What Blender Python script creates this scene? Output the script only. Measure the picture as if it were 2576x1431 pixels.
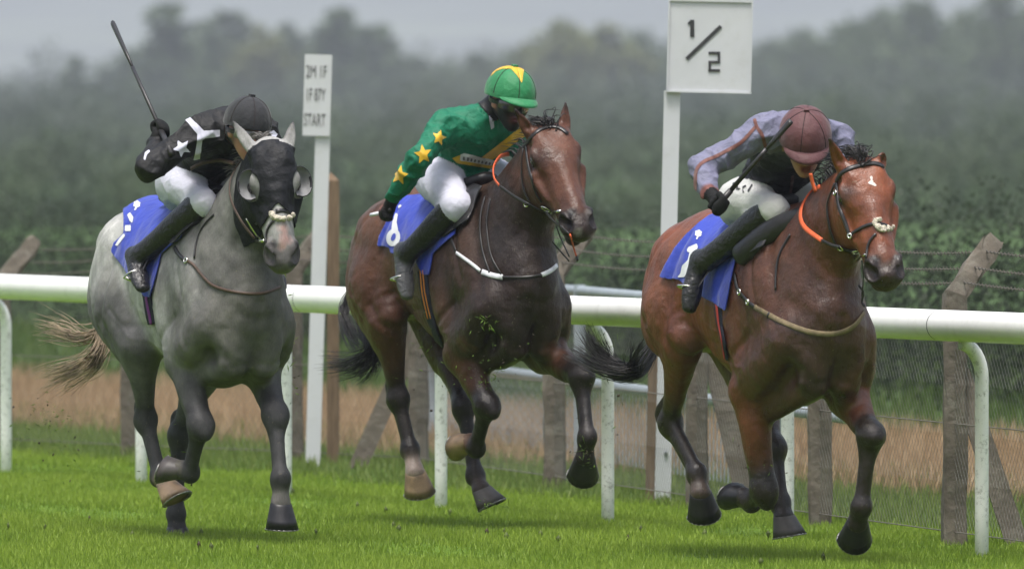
import bpy, math, random
import numpy as np
from mathutils import Vector, Matrix
from mathutils.bvhtree import BVHTree
from mathutils import noise as mnoise

for o in list(bpy.data.objects): bpy.data.objects.remove(o)
SC = bpy.context.scene
COL = SC.collection
rng = np.random.default_rng(7)
random.seed(7)
R = math.radians

# ---------------------------------------------------------------- camera, sky, sun, exposure
# telephoto camera standing at the origin, 1.92 m above the turf; picture units are 2576 x 1431
FP, CX, YH, EYE = 30000.0, 1288.0, 305.0, 1.92
cam = bpy.data.cameras.new('camera')
camo = bpy.data.objects.new('camera', cam); COL.objects.link(camo)
camo.location = (0, 0, EYE); camo.rotation_euler = (R(90), 0, 0)
cam.sensor_width = 36; cam.sensor_fit = 'HORIZONTAL'
cam.lens = 36 * FP / 2576.0
cam.shift_y = -(715.5 - YH) / 2576.0
cam.clip_start = 1; cam.clip_end = 20000
cam.dof.use_dof = True; cam.dof.focus_distance = 53.0
cam.dof.aperture_fstop = cam.lens / 76.0
cam.dof.aperture_blades = 9
SC.camera = camo

SUN_EL, SUN_AZ = R(72), R(195)
world = bpy.data.worlds.new('World'); SC.world = world; world.use_nodes = True
nt = world.node_tree; nt.nodes.clear()
sky = nt.nodes.new('ShaderNodeTexSky'); sky.sky_type = 'NISHITA'; sky.sun_disc = False
sky.sun_elevation = SUN_EL; sky.sun_rotation = SUN_AZ; sky.dust_density = 7; sky.air_density = 1.6; sky.ozone_density = 3
hs = nt.nodes.new('ShaderNodeHueSaturation'); hs.inputs['Saturation'].default_value = 0.75
hs.inputs['Value'].default_value = 1.0
bg = nt.nodes.new('ShaderNodeBackground'); bg.inputs['Strength'].default_value = 0.105
wo = nt.nodes.new('ShaderNodeOutputWorld')
nt.links.new(sky.outputs[0], hs.inputs['Color']); nt.links.new(hs.outputs[0], bg.inputs[0]); nt.links.new(bg.outputs[0], wo.inputs[0])
sl = bpy.data.lights.new('sun', 'SUN'); sl.energy = 1.5; sl.angle = R(14); sl.color = (1.0, 0.985, 0.96)
so = bpy.data.objects.new('sun', sl); COL.objects.link(so)
# lamp points from the same place as the sky's sun (behind the camera, a little to the left)
sd = Vector((math.sin(SUN_AZ) * math.cos(SUN_EL), math.cos(SUN_AZ) * math.cos(SUN_EL), math.sin(SUN_EL)))
so.rotation_euler = sd.to_track_quat('Z', 'Y').to_euler(); so.location = sd * 30
SC.view_settings.view_transform = 'Standard'; SC.view_settings.look = 'None'
SC.view_settings.exposure = 1.05; SC.view_settings.gamma = 1.0
SC.render.engine = 'CYCLES'

# ---------------------------------------------------------------- small helpers
def V(px, py, Y): return np.array([(px - CX) * Y / FP, Y, EYE - (py - YH) * Y / FP])
def nrm(v):
    v = np.asarray(v, float); return v / (np.linalg.norm(v) + 1e-12)
def s2l(c):
    c = np.asarray(c, float) / 255.0
    return np.where(c <= 0.04045, c / 12.92, ((c + 0.055) / 1.055) ** 2.4)

def mesh_np(name, verts, faces, smooth=True, col=None):
    """faces: (n,3) or (n,4) int array"""
    verts = np.ascontiguousarray(verts, np.float32); faces = np.ascontiguousarray(faces, np.int32)
    me = bpy.data.meshes.new(name)
    n, k = faces.shape
    me.vertices.add(len(verts)); me.vertices.foreach_set('co', verts.ravel())
    me.loops.add(n * k); me.loops.foreach_set('vertex_index', faces.ravel())
    me.polygons.add(n); me.polygons.foreach_set('loop_start', np.arange(0, n * k, k, dtype=np.int32))
    me.polygons.foreach_set('loop_total', np.full(n, k, np.int32))
    me.update(calc_edges=True)
    if smooth: me.polygons.foreach_set('use_smooth', np.ones(n, bool))
    if col is not None:
        at = me.color_attributes.new('coat', 'FLOAT_COLOR', 'POINT')
        c4 = np.ones((len(verts), 4), np.float32); c4[:, :3] = col
        at.data.foreach_set('color', c4.ravel())
    me.validate()
    return me

def link(name, me, mat=None, parent=None):
    o = bpy.data.objects.new(name, me); COL.objects.link(o)
    if mat is not None and me is not None and len(me.materials) == 0: me.materials.append(mat)
    if parent is not None: o.parent = parent
    return o
def tag(o, label=None, cat=None, group=None, kind=None):
    if label: o['label'] = label
    if cat: o['category'] = cat
    if group: o['group'] = group
    if kind: o['kind'] = kind
    return o
def empty(name, mat4=None):
    o = bpy.data.objects.new(name, None); COL.objects.link(o)
    if mat4 is not None: o.matrix_world = mat4
    o.empty_display_size = 0.1
    return o

class MB:
    """collects polygons of any size into one mesh"""
    def __init__(s): s.v = []; s.f = []
    def add(s, vs, fs):
        b = len(s.v); s.v += [tuple(map(float, p)) for p in vs]; s.f += [tuple(i + b for i in f) for f in fs]
    def box(s, c, half, ax=None):
        c = np.asarray(c, float); ax = np.eye(3) if ax is None else np.asarray(ax, float)
        vs = [c + ax[0] * half[0] * i + ax[1] * half[1] * j + ax[2] * half[2] * k for k in (-1, 1) for j in (-1, 1) for i in (-1, 1)]
        s.add(vs, [(0, 2, 3, 1), (4, 5, 7, 6), (0, 1, 5, 4), (2, 6, 7, 3), (0, 4, 6, 2), (1, 3, 7, 5)])
    def tube(s, pts, rad, n=8, flat=None, ref=(0, 0, 1), cap=True):
        """swept tube; rad scalar or list; flat = ratio of thickness across ref"""
        pts = [np.asarray(p, float) for p in pts]; m = len(pts)
        rad = [rad] * m if np.isscalar(rad) else rad
        rings = []
        pu = None
        for i in range(m):
            t = nrm(pts[min(i + 1, m - 1)] - pts[max(i - 1, 0)])
            if pu is None:
                r = np.asarray(ref, float)
                if abs(np.dot(r, t)) > .95: r = np.array([1.0, 0.1, 0])
                u = nrm(r - t * np.dot(r, t))
            else: u = nrm(pu - t * np.dot(pu, t))
            pu = u; w = np.cross(t, u); fl = 1.0 if flat is None else flat
            rings.append([pts[i] + rad[i] * (math.cos(a) * w + math.sin(a) * u * fl) for a in np.linspace(0, 2 * math.pi, n, endpoint=False)])
        vs = [p for r_ in rings for p in r_]; fs = []
        for i in range(m - 1):
            for j in range(n):
                a, b = i * n + j, i * n + (j + 1) % n
                fs.append((a, b, b + n, a + n))
        if cap: fs += [tuple(range(n - 1, -1, -1)), tuple(range((m - 1) * n, m * n))]
        s.add(vs, fs)
    def build(s, name, mat=None, parent=None, smooth=False):
        me = bpy.data.meshes.new(name); me.from_pydata(s.v, [], s.f); me.update()
        if smooth:
            for p in me.polygons: p.use_smooth = True
        return link(name, me, mat, parent)

# ---------------------------------------------------------------- materials
def node(nt, t, **kw):
    n = nt.nodes.new(t)
    for k, v in kw.items(): setattr(n, k, v)
    return n
def new_mat(name):
    m = bpy.data.materials.new(name); m.use_nodes = True
    nt = m.node_tree; b = nt.nodes['Principled BSDF']
    return m, nt, b
def plain(name, col, rough=0.6, metal=0.0, spec=0.4, var=0.12, scale=30.0, bump=0.0, bscale=60.0, sheen=0.0, coat=0.0, stretch=None, dirt=None, dirt_amt=0.35, dscale=9):
    m, nt, b = new_mat(name); L = nt.links.new
    tc = node(nt, 'ShaderNodeTexCoord'); src = tc.outputs['Object']
    if stretch:
        mp = node(nt, 'ShaderNodeMapping'); mp.inputs['Scale'].default_value = stretch; L(src, mp.inputs[0]); src = mp.outputs[0]
    nz = node(nt, 'ShaderNodeTexNoise'); nz.inputs['Scale'].default_value = scale; nz.inputs['Detail'].default_value = 4; L(src, nz.inputs[0])
    c = np.array(col, float)
    rp = node(nt, 'ShaderNodeValToRGB'); rp.color_ramp.elements[0].position = 0.3; rp.color_ramp.elements[1].position = 0.7
    rp.color_ramp.elements[0].color = (*(c * (1 - var)), 1); rp.color_ramp.elements[1].color = (*np.minimum(c * (1 + var), 1), 1)
    L(nz.outputs['Fac'], rp.inputs[0]); out = rp.outputs[0]
    if dirt is not None:
        n2 = node(nt, 'ShaderNodeTexNoise'); n2.inputs['Scale'].default_value = dscale; n2.inputs['Detail'].default_value = 8; n2.inputs['Roughness'].default_value = 0.75
        L(tc.outputs['Object'], n2.inputs[0])
        r2 = node(nt, 'ShaderNodeValToRGB'); r2.color_ramp.elements[0].position = 0.52; r2.color_ramp.elements[1].position = 0.72
        r2.color_ramp.elements[0].color = (0, 0, 0, 1); r2.color_ramp.elements[1].color = (dirt_amt,) * 3 + (1,)
        L(n2.outputs['Fac'], r2.inputs[0])
        mx = node(nt, 'ShaderNodeMixRGB'); mx.inputs[2].default_value = (*dirt, 1); L(r2.outputs[0], mx.inputs[0]); L(out, mx.inputs[1]); out = mx.outputs[0]
    L(out, b.inputs['Base Color'])
    b.inputs['Roughness'].default_value = rough; b.inputs['Metallic'].default_value = metal
    b.inputs['Specular IOR Level'].default_value = spec
    if sheen: b.inputs['Sheen Weight'].default_value = sheen
    if coat: b.inputs['Coat Weight'].default_value = coat; b.inputs['Coat Roughness'].default_value = 0.15
    if bump:
        n3 = node(nt, 'ShaderNodeTexNoise'); n3.inputs['Scale'].default_value = bscale; n3.inputs['Detail'].default_value = 5; L(src, n3.inputs[0])
        bp = node(nt, 'ShaderNodeBump'); bp.inputs['Strength'].default_value = bump; bp.inputs['Distance'].default_value = 0.01
        L(n3.outputs['Fac'], bp.inputs['Height']); L(bp.outputs[0], b.inputs['Normal'])
    return m

# ---------------------------------------------------------------- implicit surfaces (smoothly blended) -> one continuous mesh
def catmull(A, sub):
    A = np.asarray(A, float); n = len(A)
    if sub <= 1 or n < 3: 
        if n == 2 and sub > 1: return np.array([A[0] + (A[1] - A[0]) * t for t in np.linspace(0, 1, sub + 1)])
        return A
    E_ = np.vstack([2 * A[0] - A[1], A, 2 * A[-1] - A[-2]]); out = []
    for i in range(1, n):
        p0, p1, p2, p3 = E_[i - 1], E_[i], E_[i + 1], E_[i + 2]
        for t in np.linspace(0, 1, sub, endpoint=False):
            out.append(0.5 * ((2 * p1) + (-p0 + p2) * t + (2 * p0 - 5 * p1 + 4 * p2 - p3) * t * t + (-p0 + 3 * p1 - 3 * p2 + p3) * t ** 3))
    out.append(A[-1]); return np.array(out)

class Sweep:
    """elliptical sections along a curve. rows: (x,y,z,a,b); a is half size along ref, b across"""
    def __init__(s, rows, ref=(0, 0, 1), k=0.04, lab=0, col=None, sub=4, cap=1.0, op=1):
        rows = np.array(rows, float); lo = rows[:, 3:].min(0)
        S = catmull(rows, sub); S[:, 3:] = np.maximum(S[:, 3:], lo * 0.85)
        if col is None: col = np.zeros((len(rows), 3))
        col = np.array(col, float)
        if col.ndim == 1: col = np.tile(col, (len(rows), 1))
        s.C = np.array([np.interp(np.linspace(0, len(rows) - 1, len(S)), range(len(rows)), col[:, i]) for i in range(3)]).T
        s.c = S[:, :3]; s.r = S[:, 3:]; n = len(S); s.k = k; s.lab = lab; s.cap = cap; s.op = op
        T = np.array([nrm(s.c[min(i + 1, n - 1)] - s.c[max(i - 1, 0)]) for i in range(n)])
        ref = np.asarray(ref, float)
        U = []
        for t in T:
            r_ = ref - t * np.dot(ref, t)
            if np.linalg.norm(r_) < 0.15: r_ = (U[-1] if U else np.array([1., 0, 0.3])); r_ = r_ - t * np.dot(r_, t)
            U.append(nrm(r_))
        s.U = np.array(U)
        m = s.r.max(1)[:, None]; s.lo = (s.c - m).min(0); s.hi = (s.c + m).max(0)
    def seg(s, i, P):
        c0 = s.c[i].astype(np.float32); e = (s.c[i + 1] - s.c[i]).astype(np.float32); L2 = max(float(e @ e), 1e-10)
        eh = (e / math.sqrt(L2)).astype(np.float32)
        q = P - c0; t = np.clip((q @ e) / np.float32(L2), 0, 1)
        r0, r1 = s.r[i].astype(np.float32), s.r[i + 1].astype(np.float32)
        a = r0[0] + (r1[0] - r0[0]) * t; b = r0[1] + (r1[1] - r0[1]) * t
        u = nrm(s.U[i] + s.U[i + 1]); u = nrm(u - eh * np.dot(u, eh)).astype(np.float32); w = np.cross(eh, u).astype(np.float32)
        cp = np.minimum(a, b) * np.float32(s.cap)
        qu, qw, qe = (q @ u) / a, (q @ w) / b, (q @ eh - t * np.float32(math.sqrt(L2))) / cp
        k0 = np.sqrt(qu * qu + qw * qw + qe * qe) + np.float32(1e-6)
        k1 = np.sqrt((qu / a) ** 2 + (qw / b) ** 2 + (qe / cp) ** 2) + np.float32(1e-6)
        return k0 * (k0 - 1) / k1, t
    def grid(s, lo, h, a, b, m):
        shape = [b[i] - a[i] for i in range(3)]; out = np.full(shape, 0.3, np.float32)
        for i in range(len(s.c) - 1):
            rr = max(s.r[i].max(), s.r[i + 1].max()) + m
            l_ = np.minimum(s.c[i], s.c[i + 1]) - rr; h_ = np.maximum(s.c[i], s.c[i + 1]) + rr
            a2 = np.clip(np.floor((l_ - lo) / h).astype(int), a, b); b2 = np.clip(np.ceil((h_ - lo) / h).astype(int) + 1, a, b)
            if (b2 <= a2).any(): continue
            P = gridpts(lo, h, a2, b2); d = s.seg(i, P)[0].reshape([b2[j] - a2[j] for j in range(3)])
            sub = out[tuple(slice(a2[j] - a[j], b2[j] - a[j]) for j in range(3))]; np.minimum(sub, d, out=sub)
        return out
    def ev(s, P, want=False):
        best = np.full(len(P), 1e3, np.float32); bt = np.zeros(len(P), np.float32)
        P = P.astype(np.float32)
        for i in range(len(s.c) - 1):
            rr = max(s.r[i].max(), s.r[i + 1].max()) + .06
            mm = np.where(((P > np.minimum(s.c[i], s.c[i + 1]) - rr) & (P < np.maximum(s.c[i], s.c[i + 1]) + rr)).all(1))[0]
            if not len(mm): continue
            d, t = s.seg(i, P[mm]); cl = d < best[mm]; j = mm[cl]
            best[j] = d[cl]; bt[j] = i + t[cl]
        if want:
            i0 = np.clip(bt.astype(int), 0, len(s.C) - 2); fr = (bt - i0)[:, None]
            return best, s.C[i0] * (1 - fr) + s.C[i0 + 1] * fr
        return best
def gridpts(lo, h, a, b):
    g = [(lo[i] + h * np.arange(a[i], b[i])).astype(np.float32) for i in range(3)]
    P = np.empty((len(g[0]), len(g[1]), len(g[2]), 3), np.float32)
    P[..., 0] = g[0][:, None, None]; P[..., 1] = g[1][None, :, None]; P[..., 2] = g[2][None, None, :]
    return P.reshape(-1, 3)
def Ell(c, r, ax=None, k=0.04, lab=0, col=None, op=1):
    """ellipsoid as a very short sweep: ax rows = (dir of r0, dir of r1, dir of r2)"""
    return EllP(c, r, ax, k, lab, col, op)
class EllP:
    def __init__(s, c, r, ax, k, lab, col, op):
        s.cc = np.asarray(c, float); s.rr = np.asarray(r, float); s.ax = np.eye(3) if ax is None else np.array([nrm(a) for a in ax])
        s.k = k; s.lab = lab; s.col = np.zeros(3) if col is None else np.asarray(col, float); s.op = op
        m = s.rr.max(); s.lo = s.cc - m; s.hi = s.cc + m
    def ev(s, P, want=False):
        q = ((P - s.cc.astype(np.float32)) @ s.ax.T.astype(np.float32)); rr = s.rr.astype(np.float32)
        k0 = np.sqrt(((q / rr) ** 2).sum(1)) + 1e-6; k1 = np.sqrt(((q / rr ** 2) ** 2).sum(1)) + 1e-6
        d = (k0 * (k0 - 1) / k1).astype(np.float32)
        if want: return d, np.tile(s.col, (len(P), 1))
        return d

def solve(prims, h, tau=0.010, smooth=1, bylab=False):
    """returns verts, quads, colours, label per vertex"""
    lo = np.min([p.lo for p in prims if p.op > 0], 0) - 4 * h; hi = np.max([p.hi for p in prims if p.op > 0], 0) + 4 * h
    n = np.ceil((hi - lo) / h).astype(int) + 1
    D = np.full(n, 0.3, np.float32)
    for p in prims:
        m = p.k + 3 * h + 0.01
        a = np.clip(np.floor((p.lo - m - lo) / h).astype(int), 0, n - 1); b = np.clip(np.ceil((p.hi + m - lo) / h).astype(int) + 1, 1, n)
        if (b <= a).any(): continue
        if hasattr(p, 'grid'): d = p.grid(lo, h, a, b, m)
        else: d = p.ev(gridpts(lo, h, a, b)).reshape([b[i] - a[i] for i in range(3)])
        sub = D[a[0]:b[0], a[1]:b[1], a[2]:b[2]]
        if p.op > 0:
            hh = np.maximum(p.k - np.abs(sub - d), 0) / p.k
            sub[...] = np.minimum(sub, d) - hh * hh * p.k * 0.25
        else:
            d = -d; hh = np.maximum(p.k - np.abs(sub - d), 0) / p.k
            sub[...] = np.maximum(sub, d) + hh * hh * p.k * 0.25
    ins = D < 0
    cnt = np.zeros(n - 1, np.int8)
    offs = [(i, j, k) for i in (0, 1) for j in (0, 1) for k in (0, 1)]
    for o in offs: cnt += ins[o[0]:n[0] - 1 + o[0], o[1]:n[1] - 1 + o[1], o[2]:n[2] - 1 + o[2]]
    act = np.argwhere((cnt > 0) & (cnt < 8))
    vals = np.stack([D[act[:, 0] + o[0], act[:, 1] + o[1], act[:, 2] + o[2]] for o in offs], 1)
    pos = np.zeros((len(act), 3)); cn = np.zeros(len(act))
    for x in range(8):
        for y in range(x + 1, 8):
            ox, oy = np.array(offs[x]), np.array(offs[y])
            if np.abs(ox - oy).sum() != 1: continue
            va, vb = vals[:, x], vals[:, y]; cr = (va < 0) != (vb < 0)
            t = np.where(cr, va / np.where(cr, va - vb, 1), 0)
            pos += np.where(cr[:, None], ox + t[:, None] * (oy - ox), 0); cn += cr
    verts = lo + h * (act + pos / cn[:, None])
    vid = np.full(n - 1, -1, np.int32); vid[act[:, 0], act[:, 1], act[:, 2]] = np.arange(len(act))
    quads = []
    for ax in range(3):
        s0 = [slice(None)] * 3; s1 = [slice(None)] * 3; s0[ax] = slice(0, n[ax] - 1); s1[ax] = slice(1, n[ax])
        A, B = ins[tuple(s0)], ins[tuple(s1)]
        e = np.argwhere(A != B); o1, o2 = (ax + 1) % 3, (ax + 2) % 3
        e = e[(e[:, o1] > 0) & (e[:, o2] > 0)]
        def cell(d1, d2):
            q = e.copy(); q[:, o1] -= d1; q[:, o2] -= d2; q = np.minimum(q, n - 2); return vid[q[:, 0], q[:, 1], q[:, 2]]
        Q = np.stack([cell(1, 1), cell(0, 1), cell(0, 0), cell(1, 0)], 1)
        fl = ~A[e[:, 0], e[:, 1], e[:, 2]]
        Q[fl] = Q[fl][:, ::-1]
        quads.append(Q[(Q >= 0).all(1)])
    quads = np.vstack(quads)
    for _ in range(smooth):
        src = np.concatenate([quads[:, i] for i in range(4)] * 2); dst = np.concatenate([quads[:, (i + 1) % 4] for i in range(4)] + [quads[:, (i + 3) % 4] for i in range(4)])
        nv = len(verts); c2 = np.bincount(src, minlength=nv); acc = np.stack([np.bincount(src, verts[dst, i], nv) for i in range(3)], 1)
        verts = verts * 0.5 + 0.5 * acc / c2[:, None]
    W = np.zeros(len(verts)); Cc = np.zeros((len(verts), 3)); lab = np.zeros(len(verts), int); bd = np.full(len(verts), 9.0)
    for p in prims:
        if p.op < 0 and not getattr(p, 'paint', False): continue
        m = np.all((verts > p.lo - 0.05) & (verts < p.hi + 0.05), 1)
        if not m.any(): continue
        d, c = p.ev(verts[m], True)
        w = np.exp(-np.clip(d, -0.03, 0.2) / tau) * (9.0 if p.op < 0 else 1.0); W[m] += w; Cc[m] += w[:, None] * c
        idx = np.where(m)[0]; cl = d < bd[idx]; bd[idx[cl]] = d[cl]; lab[idx[cl]] = p.lab
    if bylab:                                                  # one set of colours per garment, so seams stay sharp
        out = {}
        for L_ in sorted(set(p.lab for p in prims)):
            W = np.full(len(verts), 1e-30); Cc = np.zeros((len(verts), 3))
            for p in prims:
                if p.lab != L_ or (p.op < 0 and not getattr(p, 'paint', False)): continue
                m = np.all((verts > p.lo - 0.09) & (verts < p.hi + 0.09), 1)
                if not m.any(): continue
                d, c = p.ev(verts[m], True); w = np.exp(-np.clip(d, -0.03, 0.3) / tau) * (9.0 if p.op < 0 else 1.0); W[m] += w; Cc[m] += w[:, None] * c
            out[L_] = Cc / W[:, None]
        return verts, quads, out, lab
    return verts, quads, Cc / np.maximum(W, 1e-9)[:, None], lab

def normals(verts, quads):
    a, b, c, d = (verts[quads[:, i]] for i in range(4)); fn = np.cross(c - a, d - b)
    N = np.stack([sum(np.bincount(quads[:, i], fn[:, j], len(verts)) for i in range(4)) for j in range(3)], 1)
    return N / (np.linalg.norm(N, axis=1)[:, None] + 1e-12)
# ---------------------------------------------------------------- setting: turf, field, hill, haze
RP0 = np.array([(15 - CX) * 65.4 / FP, 65.4]); RD = np.array([0.808, -2.13])      # first rail post and the step to the next one
RU = RD / np.linalg.norm(RD); RM = np.array([0.935, 0.355])                       # along the rail; away from the track

def ground_mat():
    m, nt, b = new_mat('turf_and_field'); L = nt.links.new
    tc = node(nt, 'ShaderNodeTexCoord')
    dt = node(nt, 'ShaderNodeVectorMath', operation='DOT_PRODUCT'); dt.inputs[1].default_value = (RM[0], RM[1], 0); L(tc.outputs['Object'], dt.inputs[0])
    nz = node(nt, 'ShaderNodeTexNoise'); nz.inputs['Scale'].default_value = .9; nz.inputs['Detail'].default_value = 6; L(tc.outputs['Object'], nz.inputs[0])
    ma = node(nt, 'ShaderNodeMath', operation='MULTIPLY_ADD'); ma.inputs[1].default_value = 1.6; L(nz.outputs['Fac'], ma.inputs[0])
    L(dt.outputs['Value'], ma.inputs[2])
    sb = node(nt, 'ShaderNodeMath', operation='SUBTRACT'); sb.inputs[1].default_value = float(RP0 @ RM) + .8; L(ma.outputs[0], sb.inputs[0])
    mr = node(nt, 'ShaderNodeMapRange'); mr.inputs['From Min'].default_value = -5; mr.inputs['From Max'].default_value = 15; L(sb.outputs[0], mr.inputs[0])
    rp = node(nt, 'ShaderNodeValToRGB'); cr = rp.color_ramp
    stops = [(0, (.085, .150, .012)), (.30, (.085, .150, .012)), (.35, (.055, .10, .022)), (.40, (.075, .10, .03)), (.43, (.25, .175, .10)), (.59, (.23, .17, .095)), (.63, (.06, .10, .03)), (1, (.055, .095, .03))]
    cr.elements[0].position = stops[0][0]; cr.elements[0].color = (*stops[0][1], 1); cr.elements[1].position = 1; cr.elements[1].color = (*stops[-1][1], 1)
    for p_, c_ in stops[1:-1]:
        e = cr.elements.new(p_); e.color = (*c_, 1)
    L(mr.outputs[0], rp.inputs[0])
    n2 = node(nt, 'ShaderNodeTexNoise'); n2.inputs['Scale'].default_value = 6; n2.inputs['Detail'].default_value = 8; L(tc.outputs['Object'], n2.inputs[0])
    r2 = node(nt, 'ShaderNodeMapRange'); r2.inputs['To Min'].default_value = .6; r2.inputs['To Max'].default_value = 1.4; L(n2.outputs['Fac'], r2.inputs[0])
    vm = node(nt, 'ShaderNodeVectorMath', operation='SCALE'); L(rp.outputs[0], vm.inputs[0]); L(r2.outputs[0], vm.inputs['Scale'])
    L(vm.outputs[0], b.inputs['Base Color']); b.inputs['Roughness'].default_value = .9; b.inputs['Specular IOR Level'].default_value = .15
    return m
gx = np.concatenate([[-2500, -600, -200, -60], np.linspace(-20, 20, 9), [60, 200, 600, 2500]]); gy = np.concatenate([[-40, 0, 20], np.linspace(40, 120, 17), [160, 240, 400, 700, 1200, 2000, 3000, 4200, 7000, 11000]])
gv = np.array([[x, y, 0] for y in gy for x in gx]); nx = len(gx)
gf = np.array([[j * nx + i, j * nx + i + 1, (j + 1) * nx + i + 1, (j + 1) * nx + i] for j in range(len(gy) - 1) for i in range(nx - 1)])
tag(link('ground', mesh_np('ground', gv, gf), ground_mat()), kind='structure')

# far hillside, pale in the rain
hxs = np.linspace(-1000, 1000, 60); hys = np.linspace(3600, 8600, 30); hv = []
for y in hys:
    for x in hxs:
        u = (y - 3600) / 5000; s_ = u * u * (3 - 2 * u)
        hv.append((x, y, -1 + s_ * (150 + 14 * math.sin(x / 210 + 1.2) - .01 * x) + s_ * 8 * mnoise.noise(Vector((x / 140, y / 500, 0)))))
hf = np.array([[j * 60 + i, j * 60 + i + 1, (j + 1) * 60 + i + 1, (j + 1) * 60 + i] for j in range(29) for i in range(59)])
tag(link('hill', mesh_np('hill', np.array(hv), hf), plain('hill_pasture', (.10, .12, .07), .9, var=.4, scale=.006, spec=.1)), kind='structure')

# air full of drizzle
hz = MB(); hz.box((0, 5400, 99), (2600, 5650, 100.5)); hzo = hz.build('haze')
hm = bpy.data.materials.new('drizzle_air'); hm.use_nodes = True; hn_ = hm.node_tree; hn_.nodes.clear()
pv = hn_.nodes.new('ShaderNodeVolumePrincipled'); pv.inputs['Color'].default_value = (.86, .90, 1.0, 1); pv.inputs['Density'].default_value = .00024; pv.inputs['Anisotropy'].default_value = .2
mo = hn_.nodes.new('ShaderNodeOutputMaterial'); hn_.links.new(pv.outputs[0], mo.inputs['Volume']); hzo.data.materials.append(hm)
tag(hzo, kind='stuff')

# ---------------------------------------------------------------- grass
def leaf_mat(name, rough=.6, trans=.25):
    m, nt, b = new_mat(name); L = nt.links.new
    at = node(nt, 'ShaderNodeVertexColor'); at.layer_name = 'coat'; L(at.outputs[0], b.inputs['Base Color'])
    b.inputs['Roughness'].default_value = rough; b.inputs['Specular IOR Level'].default_value = .3
    tr = node(nt, 'ShaderNodeBsdfTranslucent'); L(at.outputs[0], tr.inputs[0])
    mx = node(nt, 'ShaderNodeMixShader'); mx.inputs[0].default_value = trans
    L(b.outputs[0], mx.inputs[1]); L(tr.outputs[0], mx.inputs[2]); L(mx.outputs[0], nt.nodes['Material Output'].inputs['Surface'])
    return m
GRASSM = leaf_mat('grass_blades', .5, .3)
def blades(name, n, Yr, pr, h, w, ca_, cb_, lean=.5, patch=0.0):
    Y = rng.uniform(Yr[0], Yr[1], n); X = rng.uniform(-1, 1, n) * (1420 / FP * Y)
    p = (np.stack([X, Y], 1) - RP0) @ RM; k = (p > pr[0]) & (p < pr[1]); X, Y = X[k], Y[k]; n = len(X)
    pn = np.array([mnoise.noise(Vector((x * 1.3, y * .45, 0))) for x, y in zip(X, Y)]) if patch else np.zeros(n)
    if patch:                                                  # thinner, flatter patches
        keep = rng.uniform(0, 1, n) < np.clip(.85 + pn * 1.5, .15, 1); X, Y, pn = X[keep], Y[keep], pn[keep]; n = len(X)
    a = rng.uniform(0, 2 * math.pi, n); H_ = rng.uniform(h[0], h[1], n) * (1 + .35 * pn); W_ = rng.uniform(w[0], w[1], n)
    la = rng.uniform(0, 2 * math.pi, n); le = rng.uniform(0, lean, n) * H_
    dx, dy = np.cos(a) * W_, np.sin(a) * W_
    v = np.empty((n, 3, 3)); v[:, 0] = np.stack([X - dx, Y - dy, np.full(n, -.004)], 1); v[:, 1] = np.stack([X + dx, Y + dy, np.full(n, -.004)], 1)
    v[:, 2] = np.stack([X + np.cos(la) * le, Y + np.sin(la) * le, H_], 1)
    t = rng.uniform(0, 1, n)[:, None] * .75 + .25 * np.clip(.5 + pn * 1.6, 0, 1)[:, None]; c = np.array(ca_) * (1 - t) + np.array(cb_) * t
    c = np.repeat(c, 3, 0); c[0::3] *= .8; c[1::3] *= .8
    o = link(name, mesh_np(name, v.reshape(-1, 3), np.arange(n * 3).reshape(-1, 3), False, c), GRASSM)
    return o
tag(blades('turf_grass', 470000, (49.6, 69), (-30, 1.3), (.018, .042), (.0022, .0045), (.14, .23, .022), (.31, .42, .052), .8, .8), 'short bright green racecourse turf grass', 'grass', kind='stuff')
tag(blades('verge_grass', 110000, (53, 82), (1.0, 4.6), (.03, .085), (.003, .006), (.10, .17, .03), (.22, .27, .07), .6), 'longer green grass along the foot of the fence', 'grass', kind='stuff')
tag(blades('dry_grass', 110000, (56, 96), (3.0, 7.6), (.05, .17), (.004, .008), (.30, .20, .11), (.48, .36, .22), .6), 'tan dry grass beyond the wire fence', 'grass', kind='stuff')
tag(blades('field_grass', 30000, (60, 112), (7.0, 40), (.06, .2), (.008, .014), (.055, .11, .02), (.13, .18, .045), .6), 'green field grass in front of the far bushes', 'grass', kind='stuff')

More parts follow.
